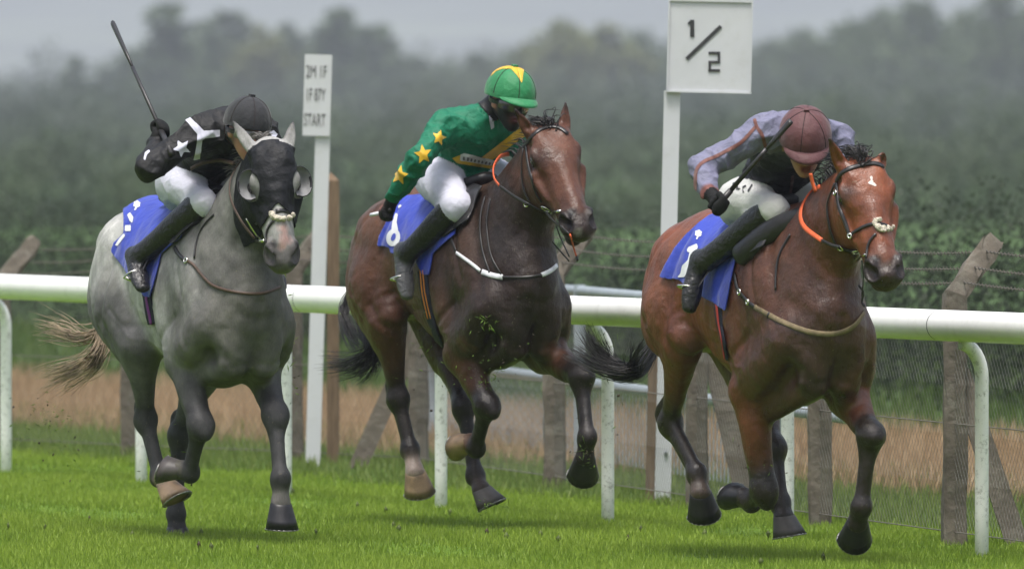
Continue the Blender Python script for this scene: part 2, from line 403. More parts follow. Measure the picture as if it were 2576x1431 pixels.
# ---------------------------------------------------------------- bushes and trees
BARK = plain('bark', (.09, .07, .055), .9, var=.3, scale=8, bump=.4, bscale=20)
FOL = leaf_mat('foliage', .6, .25)
def crown_mesh(name, seed, H_, W_, n, leaf, base=.12, shape='round', lobes=14, ca_=(.030, .055, .018), cb_=(.075, .115, .03)):
    g = np.random.default_rng(seed); v = []; cols = []
    cen = []
    for i in range(lobes):
        u = g.uniform(.05, 1) ** .9; z = H_ * (base + (1 - base) * u)
        if shape == 'spire': rr = W_ * .5 * (1 - u) ** .75 * 1.05 + .08 * W_
        elif shape == 'tall': rr = W_ * .5 * math.sqrt(max(1 - (2 * u - .9) ** 2 * .82, .1))
        else: rr = W_ * .5 * math.sqrt(max(1 - (2 * u - .85) ** 2 * .8, .1))
        a = g.uniform(0, 6.283); q = rr * g.uniform(.0, .62); cen.append((q * math.cos(a), q * math.sin(a), min(z, H_ * .96), max(rr * g.uniform(.45, .75), W_ * .13), g.uniform(0, 1)))
    cen = np.array(cen); wts = cen[:, 3] ** 2; idx = g.choice(lobes, n, p=wts / wts.sum())
    d = g.normal(size=(n, 3)); d /= np.linalg.norm(d, axis=1)[:, None]; rad = g.uniform(.45, 1.08, n)[:, None]
    P = cen[idx, :3] + d * cen[idx, 3][:, None] * rad * np.array([1, 1, .9])
    P[:, 2] = np.clip(P[:, 2], .05, None)
    a = g.normal(size=(n, 3)); a /= np.linalg.norm(a, axis=1)[:, None]; b = np.cross(a, g.normal(size=(n, 3))); b /= np.linalg.norm(b, axis=1)[:, None]
    s_ = leaf * g.uniform(.6, 1.5, n)[:, None]
    v = np.stack([P - a * s_, P + b * s_ * .6, P + a * s_, P - b * s_ * .6], 1).reshape(-1, 3)
    t = np.clip(cen[idx, 4] * .6 + g.uniform(0, .4, n), 0, 1)[:, None]; c = np.repeat(np.array(ca_) * (1 - t) + np.array(cb_) * t, 4, 0)
    return mesh_np(name, v, np.arange(n * 4).reshape(-1, 4), False, c)
def trunk_mesh(name, seed, H_, r):
    g = random.Random(seed); m = MB(); pts = [np.array([g.uniform(-.06, .06) * H_ * .3 * i / 5, g.uniform(-.06, .06) * H_ * .3 * i / 5, H_ * .9 * i / 5 - .15]) for i in range(6)]
    m.tube(pts, [r * (1 - .8 * i / 5) for i in range(6)], 7)
    for i in range(7):
        k = g.uniform(.25, .8); b0 = pts[0] * (1 - k) + pts[-1] * k; a = g.uniform(0, 6.28); ln = H_ * .22 * (1.1 - k)
        m.tube([b0, b0 + np.array([math.cos(a) * ln * .6, math.sin(a) * ln * .6, ln * .5]), b0 + np.array([math.cos(a) * ln, math.sin(a) * ln, ln * 1.1])], [r * .35, r * .22, r * .06], 5)
    me = bpy.data.meshes.new(name); me.from_pydata(m.v, [], m.f); me.materials.append(BARK); return me
CR = {}
for nm, sh, W_, n, pal in [('tallA', 'tall', .42, 2600, 0), ('tallB', 'tall', .36, 2600, 0), ('spire', 'spire', .42, 2600, 0), ('roundA', 'round', .85, 3200, 0), ('roundB', 'round', .75, 3200, 0), ('yellow', 'round', .72, 3000, 1), ('yellowtall', 'tall', .5, 2600, 1)]:
    pal_ = [((.048, .078, .032), (.105, .150, .05)), ((.080, .105, .026), (.17, .185, .05))][pal]
    me = crown_mesh('crown_' + nm, hash(nm) % 9999 if False else sum(map(ord, nm)), 1.0, W_, n, .026, .06, sh, 30, *pal_); me.materials.append(FOL); CR[nm] = (me, trunk_mesh('trunk_' + nm, len(nm), 1.0, .022))
def tree(name, px, ytop, Y, kind, label, wk=1.0, group=None, cat='tree'):
    H_ = EYE - (ytop - YH) * Y / FP
    root = empty(name, Matrix.Translation(((px - CX) * Y / FP, Y, 0)) @ Matrix.Rotation(rng.uniform(0, 6.28), 4, 'Z') @ Matrix.Diagonal((H_ * wk, H_ * wk, H_, 1)))
    tag(root, label, cat, group)
    link('crown', CR[kind][0], None, root); link('trunk', CR[kind][1], None, root)
    return root
TREES = [(30, 250, 640, 'roundA', 'rounded dim tree at the far left edge of the tree line', 1.2), (110, 215, 620, 'roundB', 'low rounded tree second from the left edge of the tree line', 1.1), (185, 140, 600, 'spire', 'thin pointed tree left of the raised whip', .9), (262, 170, 610, 'tallA', 'slim tree behind the lower half of the raised whip', .9),
         (335, 120, 590, 'tallB', 'narrow tree just right of the raised whip shaft', 1.1), (428, 8, 560, 'tallA', 'tallest dark tree above the raised arm of the black-clad rider', 1.0), (505, 55, 580, 'tallB', 'narrow tree right of the tallest left tree', 1.1), (578, 28, 570, 'tallA', 'tall tree above the black cap', .9), (655, 62, 560, 'yellowtall', 'yellow-green tall tree right of the black cap', .9), (722, 58, 585, 'tallB', 'tall tree left of the narrow sign board', 1.0),
         (840, 20, 565, 'spire', 'pointed tall tree rising right of the narrow sign board', 1.3), (905, 66, 575, 'tallA', 'slim tree right of the pointed tall one', .9), (968, 62, 600, 'spire', 'small pointed tree left of the gap in the tree line', 1.0), (1045, 150, 590, 'roundB', 'low bushy tree in the gap of the tree line', .9), (1120, 165, 580, 'roundA', 'lowest bushy tree left of the green cap', .8),
         (1200, 140, 590, 'roundB', 'bushy tree directly left of the green cap', .8), (1290, 125, 600, 'roundA', 'bushy tree behind the green cap', .8), (1345, 110, 560, 'yellow', 'yellowish tree right of the green cap', .7), (1425, 55, 550, 'yellow', 'bright yellow-green tree between green cap and fraction board', .75), (1530, 62, 560, 'yellowtall', 'yellow-green tree left of the fraction board', 1.2), (1610, 80, 580, 'roundA', 'dark tree touching the left edge of the fraction board', .7),
         (1720, 95, 590, 'roundB', 'tree mostly hidden behind the fraction board', .8), (1830, 90, 600, 'roundA', 'tree behind the right half of the fraction board', .8), (1935, 110, 580, 'roundB', 'tree just right of the fraction board', .8), (2030, 78, 560, 'roundA', 'rounded tree above the maroon cap', .8), (2125, 70, 570, 'roundB', 'rounded tree right of the maroon cap', .75), (2215, 25, 540, 'roundA', 'big dark tree above the bay head', .7), (2310, 10, 530, 'roundB', 'tall broad tree right of the bay head', .75), (2420, 28, 540, 'roundA', 'broad tree left of the cranked fence post', .7), (2520, -5, 520, 'roundB', 'tallest broad tree at the right edge', .75), (2610, 20, 530, 'roundA', 'broad tree cut by the right edge', .8)]
for px, yt, Y, kd, lb, wk in TREES: tree('tree', px, yt, Y * 2.3, kd, lb, wk * 1.55, 'line of trees beyond the field')
# darker scrub between field and trees: one unbroken blurred mass of leaves
def scrub():
    g = np.random.default_rng(5); V_ = []; C_ = []
    for Yc, dY, step, yt0, leaf, n1 in [(1650, 60, 85, 140, .36, 900), (1100, 60, 90, 185, .24, 900), (800, 50, 90, 235, .17, 900), (560, 40, 95, 285, .12, 1000), (360, 25, 100, 340, .075, 1200), (210, 10, 110, 415, .038, 1700), (106, 4, 105, 525, .017, 2600)]:
        x = -500.0
        while x < 3080:
            yt = yt0 + g.uniform(-45, 45) - (35 if x > 1900 else 0); Y = (Yc if Yc > 200 else Yc * (1.06 - .32 * max(min(x, 2576), 0) / 2576)) + g.uniform(-dY, dY) * (1 if Yc > 200 else .6); H_ = EYE - (yt - YH) * Y / FP; X = (x - CX) * Y / FP; W_ = step * 1.05 * Y / FP
            d = g.normal(size=(n1, 3)); d /= np.linalg.norm(d, axis=1)[:, None]; r_ = g.uniform(.35, 1.05, n1)[:, None]
            P = d * r_ * np.array([W_, W_, H_ * .62]) + np.array([X, Y, H_ * .42]); P = P[P[:, 2] > .02]; n = len(P)
            lob = np.array([mnoise.noise(Vector(p * (2.2 / W_))) for p in P]); cut = -.28 if Yc > 250 else -2.0; P = P[lob > cut]; lob = lob[lob > cut]; n = len(P)
            a_ = g.normal(size=(n, 3)); a_ /= np.linalg.norm(a_, axis=1)[:, None]; b_ = np.cross(a_, g.normal(size=(n, 3))); b_ /= np.linalg.norm(b_, axis=1)[:, None]; s_ = leaf * g.uniform(.6, 1.5, n)[:, None]
            V_.append(np.stack([P - a_ * s_, P + b_ * s_ * .6, P + a_ * s_, P - b_ * s_ * .6], 1).reshape(-1, 3))
            t = np.clip(.35 + lob * .35 + g.uniform(-.15, .3) + g.uniform(-.06, .06, n), 0, 1)[:, None]; dk = 1.25 if Yc > 700 else (1.5 if Yc > 150 else .66); C_.append(dk * np.repeat(np.array((.040, .056, .040)) * (1 - t) + np.array((.080, .104, .058)) * t, 4, 0)); x += step * g.uniform(.7, 1.1)  # dk sets row colour against light: darkens sunlit near tops, lifts shaded middle rows
    V_ = np.vstack(V_); return mesh_np('scrub', V_, np.arange(len(V_)).reshape(-1, 4), False, np.vstack(C_))
tag(link('scrub', scrub(), FOL), 'blurred dark green scrub between the field and the tree line', 'scrub', kind='stuff')

# ---------------------------------------------------------------- running rail
def rail_mat():
    m = plain('white_plastic', (.80, .80, .77), .32, spec=.5, var=.03, scale=3, dirt=(.30, .30, .24), dirt_amt=.25)
    nt = m.node_tree; b = nt.nodes['Principled BSDF']; L = nt.links.new
    src = b.inputs['Base Color'].links[0].from_socket
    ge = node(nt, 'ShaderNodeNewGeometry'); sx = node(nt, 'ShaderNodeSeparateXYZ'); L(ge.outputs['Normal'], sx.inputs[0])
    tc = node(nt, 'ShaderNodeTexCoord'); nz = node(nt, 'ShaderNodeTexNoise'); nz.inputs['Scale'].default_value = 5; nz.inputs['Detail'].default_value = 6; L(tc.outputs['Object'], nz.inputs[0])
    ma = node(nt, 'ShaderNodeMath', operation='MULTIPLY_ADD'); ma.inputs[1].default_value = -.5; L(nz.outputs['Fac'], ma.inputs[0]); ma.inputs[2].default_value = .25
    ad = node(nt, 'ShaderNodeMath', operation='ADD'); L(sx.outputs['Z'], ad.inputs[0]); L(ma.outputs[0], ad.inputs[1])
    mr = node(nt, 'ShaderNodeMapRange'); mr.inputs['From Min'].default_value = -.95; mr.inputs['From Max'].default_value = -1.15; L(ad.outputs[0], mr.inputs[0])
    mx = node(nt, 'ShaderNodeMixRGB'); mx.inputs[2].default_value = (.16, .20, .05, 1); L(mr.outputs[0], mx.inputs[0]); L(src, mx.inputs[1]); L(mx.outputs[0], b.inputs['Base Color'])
    return m
RAILM = rail_mat(); SLEEVE = plain('grey_sleeve', (.10, .10, .09), .6)
POSTM = plain('white_post_plastic', (.78, .79, .76), .4, spec=.45, var=.04, scale=4, dirt=(.10, .10, .07), dirt_amt=.85, dscale=34)
rail = empty('running_rail', Matrix.Translation((RP0[0], RP0[1], 0))); tag(rail, 'white plastic running rail along the inside of the racecourse', 'rail')
toward = np.array([-RM[0], -RM[1], 0.0]); RZ = 1.017; ARM = .10
j0 = [2.25 + 3.65 * j for j in range(-2, 4)]
for a, b in zip(j0[:-1], j0[1:]):
    m = MB(); d3 = np.array([*RD, 0]); A = d3 * (a + .0018) + toward * ARM + np.array([0, 0, RZ]); B = d3 * (b - .0018) + toward * ARM + np.array([0, 0, RZ])
    m.tube([A, A + (B - A) * .33, A + (B - A) * .66, B], .069, 28, cap=False); m.build('rail_pipe', RAILM, rail, True)
for a in j0[1:-1]:
    m = MB(); d3 = np.array([*RD, 0]); c_ = d3 * a + toward * ARM + np.array([0, 0, RZ]); m.tube([c_ - d3 * .05, c_ + d3 * .05], .066, 24, cap=False); m.build('joint_sleeve', SLEEVE, rail, True)
for k in range(-2, 10):
    m = MB(); b0 = np.array([RD[0] * k, RD[1] * k, 0]); pts = [b0 + np.array([0, 0, z]) for z in (-.2, .2, .5, .75)]
    for t in np.linspace(0, 1, 9):
        a = t * math.pi / 2 * .92; pts.append(b0 + np.array([0, 0, .79 + .155 * math.sin(a)]) + toward * (.115 * (1 - math.cos(a))))
    m.tube(pts, .031, 14, ref=(RM[0], RM[1], 0)); o = m.build('rail_post', POSTM, rail, True)

# ---------------------------------------------------------------- sign boards
WHITE = plain('sign_white', (.52, .53, .55), .45, var=.03, scale=6, dirt=(.35, .35, .30), dirt_amt=.25)
INK = plain('sign_black', (.035, .035, .037), .6, var=.2, scale=20)
WOOD = plain('weathered_wood', (.17, .115, .072), .85, var=.3, scale=6, stretch=(12, 12, 1), bump=.3, bscale=30)
BOLT = plain('zinc_bolt', (.4, .42, .45), .35, metal=.9)
def sign(px, py, Y, lean, label, cat='sign'):
    s_ = empty('distance_sign', Matrix.Translation(((px - CX) * Y / FP, Y, 0)) @ Matrix.Rotation(R(lean), 4, 'Y')); tag(s_, label, cat); return s_
def stroke(m, x0, z0, x1, z1, w, y): 
    a, b = np.array([x0, 0, z0]), np.array([x1, 0, z1]); t = nrm(b - a); u = np.array([-t[2], 0, t[0]]); c = (a + b) / 2; c[1] = y
    m.box(c, (np.linalg.norm(b - a) / 2, .0015, w / 2), (t, (0, 1, 0), u))
Ys = 60.3; sc_ = FP / Ys
s1 = sign(1665, 1260, Ys, 1.35, 'square white half-furlong board reading 1/2 on a white post')
q = lambda px, py: ((px - 1665) * Ys / FP - .00 , EYE - (py - YH) * Ys / FP)
def shear(px, py):                                             # picture point to the sign's own plane (undo its lean)
    x, z = q(px, py); a = R(1.35); return x * math.cos(a) - z * math.sin(a), x * math.sin(a) + z * math.cos(a)
m = MB(); x0, z0 = shear(1691, 228); m.box((x0, .0, z0 / 2 - .15), (.041, .022, z0 / 2 + .148)); m.build('post', WHITE, s1)
xa, za = shear(1680, 228); xb, zb = shear(1890, 8); 
m = MB(); m.box(((xa + xb) / 2, -.032, (za + zb) / 2), ((xb - xa) / 2, .008, (zb - za) / 2)); bd_ = m.build('board', WHITE, s1)
for cx_, cz_, hx_, hz_ in [((xa + xb) / 2, zb + .006, (xb - xa) / 2 + .01, .006), ((xa + xb) / 2, za - .004, (xb - xa) / 2 + .01, .004), (xa - .004, (za + zb) / 2, .004, (zb - za) / 2 - .002), (xb + .004, (za + zb) / 2, .004, (zb - za) / 2 - .002)]:
    m = MB(); m.box((cx_, -.036, cz_), (hx_, .014, hz_)); m.build('board_edge', WHITE, bd_)
def sp(px, py): return shear(px, py)
m = MB(); stroke(m, *sp(1741, 51), *sp(1741, 94), .021, -.043); stroke(m, *sp(1731, 61), *sp(1740, 53), .012, -.0435); m.build('numeral_one', INK, bd_)
m = MB(); stroke(m, *sp(1727, 149), *sp(1813, 67), .019, -.043); m.build('fraction_bar', INK, bd_)
m = MB()
for a, b in [((1782, 134), (1811, 134)), ((1808, 131), (1808, 159)), ((1811, 157), (1782, 157)), ((1785, 155), (1785, 181)), ((1781, 178), (1811, 178))]: stroke(m, *sp(*a), *sp(*b), .013, -.043 - .0002 * (a[1] % 5))
m.build('numeral_two', INK, bd_)
m = MB(); x_, z_ = sp(1650, 1000); m.box((x_ - .012, .050, .38), (.030, .022, .55)); m.build('wooden_stake', WOOD, s1)
m = MB(); x_, z_ = sp(1675, 1140); m.tube([(x_, -.020, z_), (x_, -.034, z_)], .010, 10); m.build('bolt', BOLT, s1)

Yt = 66.4; s2 = sign(787, 1172, Yt, 1.75, 'narrow white board with distance lettering above START on a white post')
def shear2(px, py):
    x, z = (px - 787) * Yt / FP, EYE - (py - YH) * Yt / FP; a = R(1.75); return x * math.cos(a) - z * math.sin(a), x * math.sin(a) + z * math.cos(a)
m = MB(); x0, z0 = shear2(812, 342); m.box((x0, 0, z0 / 2 - .15), (.041, .022, z0 / 2 + .149)); m.build('post', WHITE, s2)
xa, za = shear2(761, 341); xb, zb = shear2(836, 139)
m = MB(); m.box(((xa + xb) / 2, -.032, (za + zb) / 2), ((xb - xa) / 2, .009, (zb - za) / 2)); b2 = m.build('board', WHITE, s2)
def text_mesh(txt, size, loc, mat, parent, name, rot=(R(90), 0, 0), sx=1.0):
    cu = bpy.data.curves.new(name, 'FONT'); cu.body = txt; cu.size = size; cu.align_x = 'CENTER'; cu.align_y = 'CENTER'; cu.extrude = .0012
    to = bpy.data.objects.new(name, cu); COL.objects.link(to); dg = bpy.context.evaluated_depsgraph_get(); me = bpy.data.meshes.new_from_object(to.evaluated_get(dg)); me.materials.clear()
    bpy.data.objects.remove(to); o = link(name, me, mat, parent); o.location = loc; o.rotation_euler = rot; o.scale = (sx, 1, 1); return o
INKG = plain('sign_grey_ink', (.13, .13, .13), .6, var=.1)
for i, (tx, py) in enumerate([('2M 1F', 182), ('1F 87Y', 240), ('START', 303)]):
    x_, z_ = shear2(796 - i * 2, py); text_mesh(tx, .098, (x_, -.0435, z_), INKG, b2, 'lettering', sx=[.47, .40, .42][i])
xs = (836 - 787) * 66.8 / FP
st = empty('wooden_stake', Matrix.Translation(((838 - CX) * 66.8 / FP, 66.8, 0))); tag(st, 'tan wooden stake with pointed top behind the narrow sign post', 'stake')
m = MB(); zt = EYE - (455 - YH) * 66.8 / FP
m.box((0, 0, zt / 2 - .15), (.034, .03, zt / 2 + .15)); m.add([(-.034, -.03, zt), (.034, -.03, zt), (.034, .03, zt), (-.034, .03, zt), (-.015, 0, zt + .05)], [(0, 1, 4), (1, 2, 4), (2, 3, 4), (3, 0, 4)]); m.build('shaft', WOOD, st)

# ---------------------------------------------------------------- concrete post fence with mesh and barbed wire
CONC = plain('old_concrete', (.115, .098, .078), .92, var=.28, scale=7, bump=.9, bscale=22, dirt=(.21, .205, .17), dirt_amt=.6)
WIRE = plain('rusty_wire', (.15, .135, .12), .7, metal=.3)
HG = [1.13, 1.13, 1.13, 1.13, 1.12, 1.10, 1.08, 1.03, .97]
fence = empty('wire_fence'); tag(fence, 'concrete post fence with chain-link mesh and barbed wire behind the rail', 'fence')
FPX = [(2402, 54.1), (2062, 56.6), (1752, 59.2), (1395, 62.6), (1052, 66.0), (738, 67.3), (326, 68.6), (5, 70.0)]
FPT = [np.array([(x - CX) * Y / FP, Y, 0.0]) for x, Y in FPX]
FPT.insert(0, FPT[0] + (FPT[0] - FPT[1])); 
armdir = nrm(np.array([.62, .45, .82]))
fdir = nrm(FPT[1] - FPT[2])
for i, p in enumerate(FPT):
    m = MB(); hgt = HG[i]; tn = nrm(FPT[max(i - 1, 0)] - FPT[min(i + 1, len(FPT) - 1)]); sd_ = np.array([tn[1], -tn[0], 0]); sd_ = sd_ if sd_[0] > 0 else -sd_
    n0 = len(m.v); w_ = .052
    secs = [(p + np.array([0, 0, -.3]), np.array([0, 0, 1.]), w_ * 1.1), (p + np.array([0, 0, .5]), np.array([0, 0, 1.]), w_ * 1.02), (p + np.array([0, 0, hgt]), nrm(armdir + np.array([0, 0, 1])), w_), (p + np.array([0, 0, hgt]) + armdir * .30, armdir, w_ * .9), (p + np.array([0, 0, hgt]) + armdir * .34, armdir, w_ * .75)]
    fine = [(secs[i][0] * (1 - u_) + secs[i + 1][0] * u_, nrm(secs[i][1] * (1 - u_) + secs[i + 1][1] * u_), secs[i][2] * (1 - u_) + secs[i + 1][2] * u_) for i in range(4) for u_ in ((0, .2, .4, .6, .8) if i < 3 else (0,))] + [secs[4]]; ns_ = len(fine)
    vs = []
    for c_, t, r_ in fine:
        u = nrm(np.array([0, -1., 0]) - t * np.dot([0, -1., 0], t)); w2 = np.cross(t, u)
        for a, b in ((-1, -.8), (-.8, -1), (.8, -1), (1, -.8), (1, .8), (.8, 1), (-.8, 1), (-1, .8)): vs.append(c_ + r_ * (a * w2 + b * u) + np.array([rng.normal(0, .0045) for _ in range(3)]))
    fs = [(r_ * 8 + j, r_ * 8 + (j + 1) % 8, (r_ + 1) * 8 + (j + 1) % 8, (r_ + 1) * 8 + j) for r_ in range(ns_ - 1) for j in range(8)] + [tuple(range(7, -1, -1)), tuple(range(ns_ * 8 - 8, ns_ * 8))]
    m.add(vs, fs); po = m.build('concrete_post', CONC, fence)
for i, (dx, dy, zt) in {1: (.30, -.05, .78), 3: (.27, .0, 1.0), 5: (-.36, .02, .72)}.items():
    p = FPT[i]; m = MB(); e = p + np.array([dx, dy, -.05]); s0 = p + np.array([.02 * np.sign(dx), 0.06, zt]); t = nrm(e - s0); u = nrm(np.array([0, -1., 0]) - t * np.dot([0, -1., 0], t)); m.box((e + s0) / 2, (np.linalg.norm(e - s0) / 2, .045, .05), (t, u, np.cross(t, u))); m.build('brace', CONC, fence)
for h_, (ox, oy, oz) in enumerate([(armdir * .08), (armdir * .17), (armdir * .27)]):
    m = MB(); pts = []
    for a, b, ha, hb in zip(FPT[:-1], FPT[1:], HG[:-1], HG[1:]):
        for t in np.linspace(0, 1, 10, endpoint=False): pts.append(a * (1 - t) + b * t + np.array([ox, oy - .07, ha * (1 - t) + hb * t + oz - .02 * math.sin(math.pi * t)]))
    m.tube(pts, .0022, 4)
    for a, b in zip(pts[:-1], pts[1:]):
        for t in np.linspace(0, 1, 4, endpoint=False):
            c_ = a * (1 - t) + b * t; m.box(c_, (.003, .003, .009), (nrm((1, .3, .4)), nrm((-.3, 1, 0)), nrm((-.4, -.1, 1))))
    m.build('barbed_wire', WIRE, fence)
for z_ in (.06, .55, .95):
    m = MB(); m.tube([p + np.array([-.0, -.062, z_]) for p in FPT], .0025, 4); m.build('line_wire', WIRE, fence)
vs = []; fs = []
L_ = [0.0]
for a, b in zip(FPT[:-1], FPT[1:]): L_.append(L_[-1] + np.linalg.norm(b - a))
def fp_at(s_):
    i = min(np.searchsorted(L_, s_, side='right') - 1, len(FPT) - 2); i = max(i, 0); t = (s_ - L_[i]) / (L_[i + 1] - L_[i]); return FPT[i] * (1 - t) + FPT[i + 1] * t
HW, ST = .89, .055
s_ = -HW
while s_ < L_[-1]:
    for sg in (1, -1):
        for seg in range(4):
            za, zb = .06 + HW * seg / 4, .06 + HW * (seg + 1) / 4
            sa = s_ + (za - .06) if sg > 0 else s_ + HW - (za - .06); sb_ = s_ + (zb - .06) if sg > 0 else s_ + HW - (zb - .06)
            if min(sa, sb_) < 0 or max(sa, sb_) > L_[-1]: continue
            a, b = fp_at(sa) + np.array([0, -.064 - .002 * sg, za]), fp_at(sb_) + np.array([0, -.064 - .002 * sg, zb]); t = nrm(b - a); u = nrm(np.cross(t, (0, 1, 0))) * .0006; k = len(vs); w2 = np.array([0, .0006, 0])
            vs += [a - u, a + u, a + w2, b - u, b + u, b + w2]; fs += [(k, k + 1, k + 4, k + 3), (k + 1, k + 2, k + 5, k + 4), (k + 2, k, k + 3, k + 5)]
    s_ += ST
tag(link('chain_link_mesh', mesh_np('chain_link_mesh', np.array(vs), np.array(fs), False), plain('galvanised_wire', (.15, .155, .14), .6, metal=.4), fence), kind='stuff')

# ---------------------------------------------------------------- grey tubular barrier further back
GREYM = plain('galvanised_tube', (.33, .37, .40), .45, metal=.25, var=.1, scale=5)
gb = empty('tubular_barrier'); tag(gb, 'grey tubular metal barrier behind the concrete post fence', 'barrier')
def gb_at(Y): return np.array([.751 - .156 * (Y - 64), Y, 0])
for z_, r_ in ((.47, .03), (.975, .03)):
    m = MB(); m.tube([gb_at(Y) + np.array([0, 0, z_]) for Y in (58, 64, 73)], r_, 10); m.build('tube_rail', GREYM, gb, True)
for Y in (60.2, 66.4, 71.9):
    m = MB(); c_ = gb_at(Y); m.box(c_ + np.array([0, 0, .47]), (.032, .032, .54)); m.build('upright', GREYM, gb)
vs = []; fs = []
for Y in np.arange(60, 72.6, .11):
    c_ = gb_at(Y); k = len(vs); u = np.array([.0035, 0, 0]); vs += [c_ - u + (0, 0, .05), c_ + u + (0, 0, .05), c_ + u + (0, 0, .44), c_ - u + (0, 0, .44)]; fs.append((k, k + 1, k + 2, k + 3))
tag(link('infill_bars', mesh_np('infill_bars', np.array(vs), np.array(fs), False), GREYM, gb), kind='stuff')
fr2 = empty('far_rail'); tag(fr2, 'distant white rail across the field, blurred', 'rail')
m = MB(); m.tube([(-9, 99, .52), (-3.2, 98, .52)], .05, 10); m.build('rail_pipe', RAILM, fr2, True)
for t in np.linspace(0, 1, 4):
    a = np.array([-3.4, 98, 0]) * (1 - t) + np.array([-8.6, 98.9, 0]) * t; m = MB(); m.tube([a, a + (0, 0, .5)], .03, 8); m.build('rail_post', POSTM, fr2, True)
# ---------------------------------------------------------------- racehorses
class Frame:
    """local frame of a horse: x forward, y to its left, z up; also turns picture points into local points"""
    def __init__(s, c, sc, th):
        s.Y0 = FP / sc; s.th = R(th); s.X0 = (c - CX) * s.Y0 / FP
        sn, cs = math.sin(s.th), math.cos(s.th)
        s.M = Matrix(((sn, cs, 0, s.X0), (-cs, sn, 0, s.Y0), (0, 0, 1, 0), (0, 0, 0, 1)))
        s.Mi = s.M.inverted()
        s.eye = np.array(s.Mi @ Vector((0, 0, EYE)))
    def at(s, px, py, l):
        f = 0.0; sn, cs = math.sin(s.th), math.cos(s.th)
        for _ in range(25):
            Y = s.Y0 - f * cs + l * sn; X = (px - CX) * Y / FP; f = (X - s.X0 - l * cs) / sn
        return np.array([f, l, EYE - (py - YH) * Y / FP])
    def atf(s, px, py, f):
        """point on the picture ray at the given forward coordinate"""
        w = s.Mi @ Vector(V(px, py, s.Y0)); d = np.array(w) - s.eye
        return s.eye + d * (f - s.eye[0]) / d[0]
    def ray(s, px, py):
        w = np.array(s.Mi @ Vector(V(px, py, s.Y0))); return nrm(w - s.eye)
    def hit(s, bvh, px, py, off=0.004):
        d = s.ray(px, py); r = bvh.ray_cast(Vector(s.eye), Vector(d))
        if r[0] is None: return None
        return np.array(r[0]) + np.array(r[1]) * off, np.array(r[1])

LAT = np.array([0, 1.0, 0])
def front_of(t): return nrm(np.cross(t, LAT))

def hoof_mesh(C, T, lat=LAT, wide=1.0):
    C, T = np.array(C, float), np.array(T, float); t = nrm(T - C); Lh = min(max(np.linalg.norm(T - C), .085), .108)
    fr = nrm(np.cross(t, lat)); lt = np.cross(fr, t)
    n = 20; rings = []
    def ring(h, rf, rb, rl, off, slant=0.0):
        out = []
        for a in np.linspace(0, 2 * math.pi, n, endpoint=False):
            ca, sa = math.cos(a), math.sin(a); x = (rf if ca > 0 else rb) * ca
            out.append(C + t * (h + slant * x) + fr * (x + off) + lt * rl * sa * (1.0 if ca > -.3 else .96))
        return out
    spec = [(-.014, .040, .040, .043, 0.0, .10), (0.0, .050, .045, .051, 0.002, .14), (.2 * Lh, .054, .046, .056, .006, .12),
            (.6 * Lh, .066, .050, .067, .014, .06), (Lh, .078, .055, .078, .022, 0)]
    for h, a, b, l, o, sl_ in spec: rings.append(ring(h, a * wide, b * wide, l * wide, o, sl_))
    m = MB(); vs = [p for r_ in rings for p in r_]; fs = []
    for i in range(len(rings) - 1):
        for j in range(n): fs.append((i * n + j, i * n + (j + 1) % n, (i + 1) * n + (j + 1) % n, (i + 1) * n + j))
    # recessed sole
    b0 = (len(rings) - 1) * n; inner = [C + t * (Lh - .014) + fr * .018 + (np.array(p) - (C + t * Lh + fr * .018)) * .72 for p in rings[-1]]
    vs += inner
    for j in range(n): fs.append((b0 + j, b0 + (j + 1) % n, b0 + n + (j + 1) % n, b0 + n + j))
    fs.append(tuple(range(b0 + n, b0 + 2 * n))); fs.append(tuple(range(n - 1, -1, -1)))
    m.add(vs, fs)
    s = MB(); pts = []                                        # the racing plate: an open U round the rim
    for a in np.linspace(-2.45, 2.45, 19):
        ca, sa = math.cos(a), math.sin(a); x = (.078 if ca > 0 else .055) * ca
        pts.append(C + t * (Lh + .001) + fr * (x * .92 + .022) + lt * .078 * sa * .92 * wide)
    s.tube(pts, .0075, 6, .6, ref=t)
    return m, s

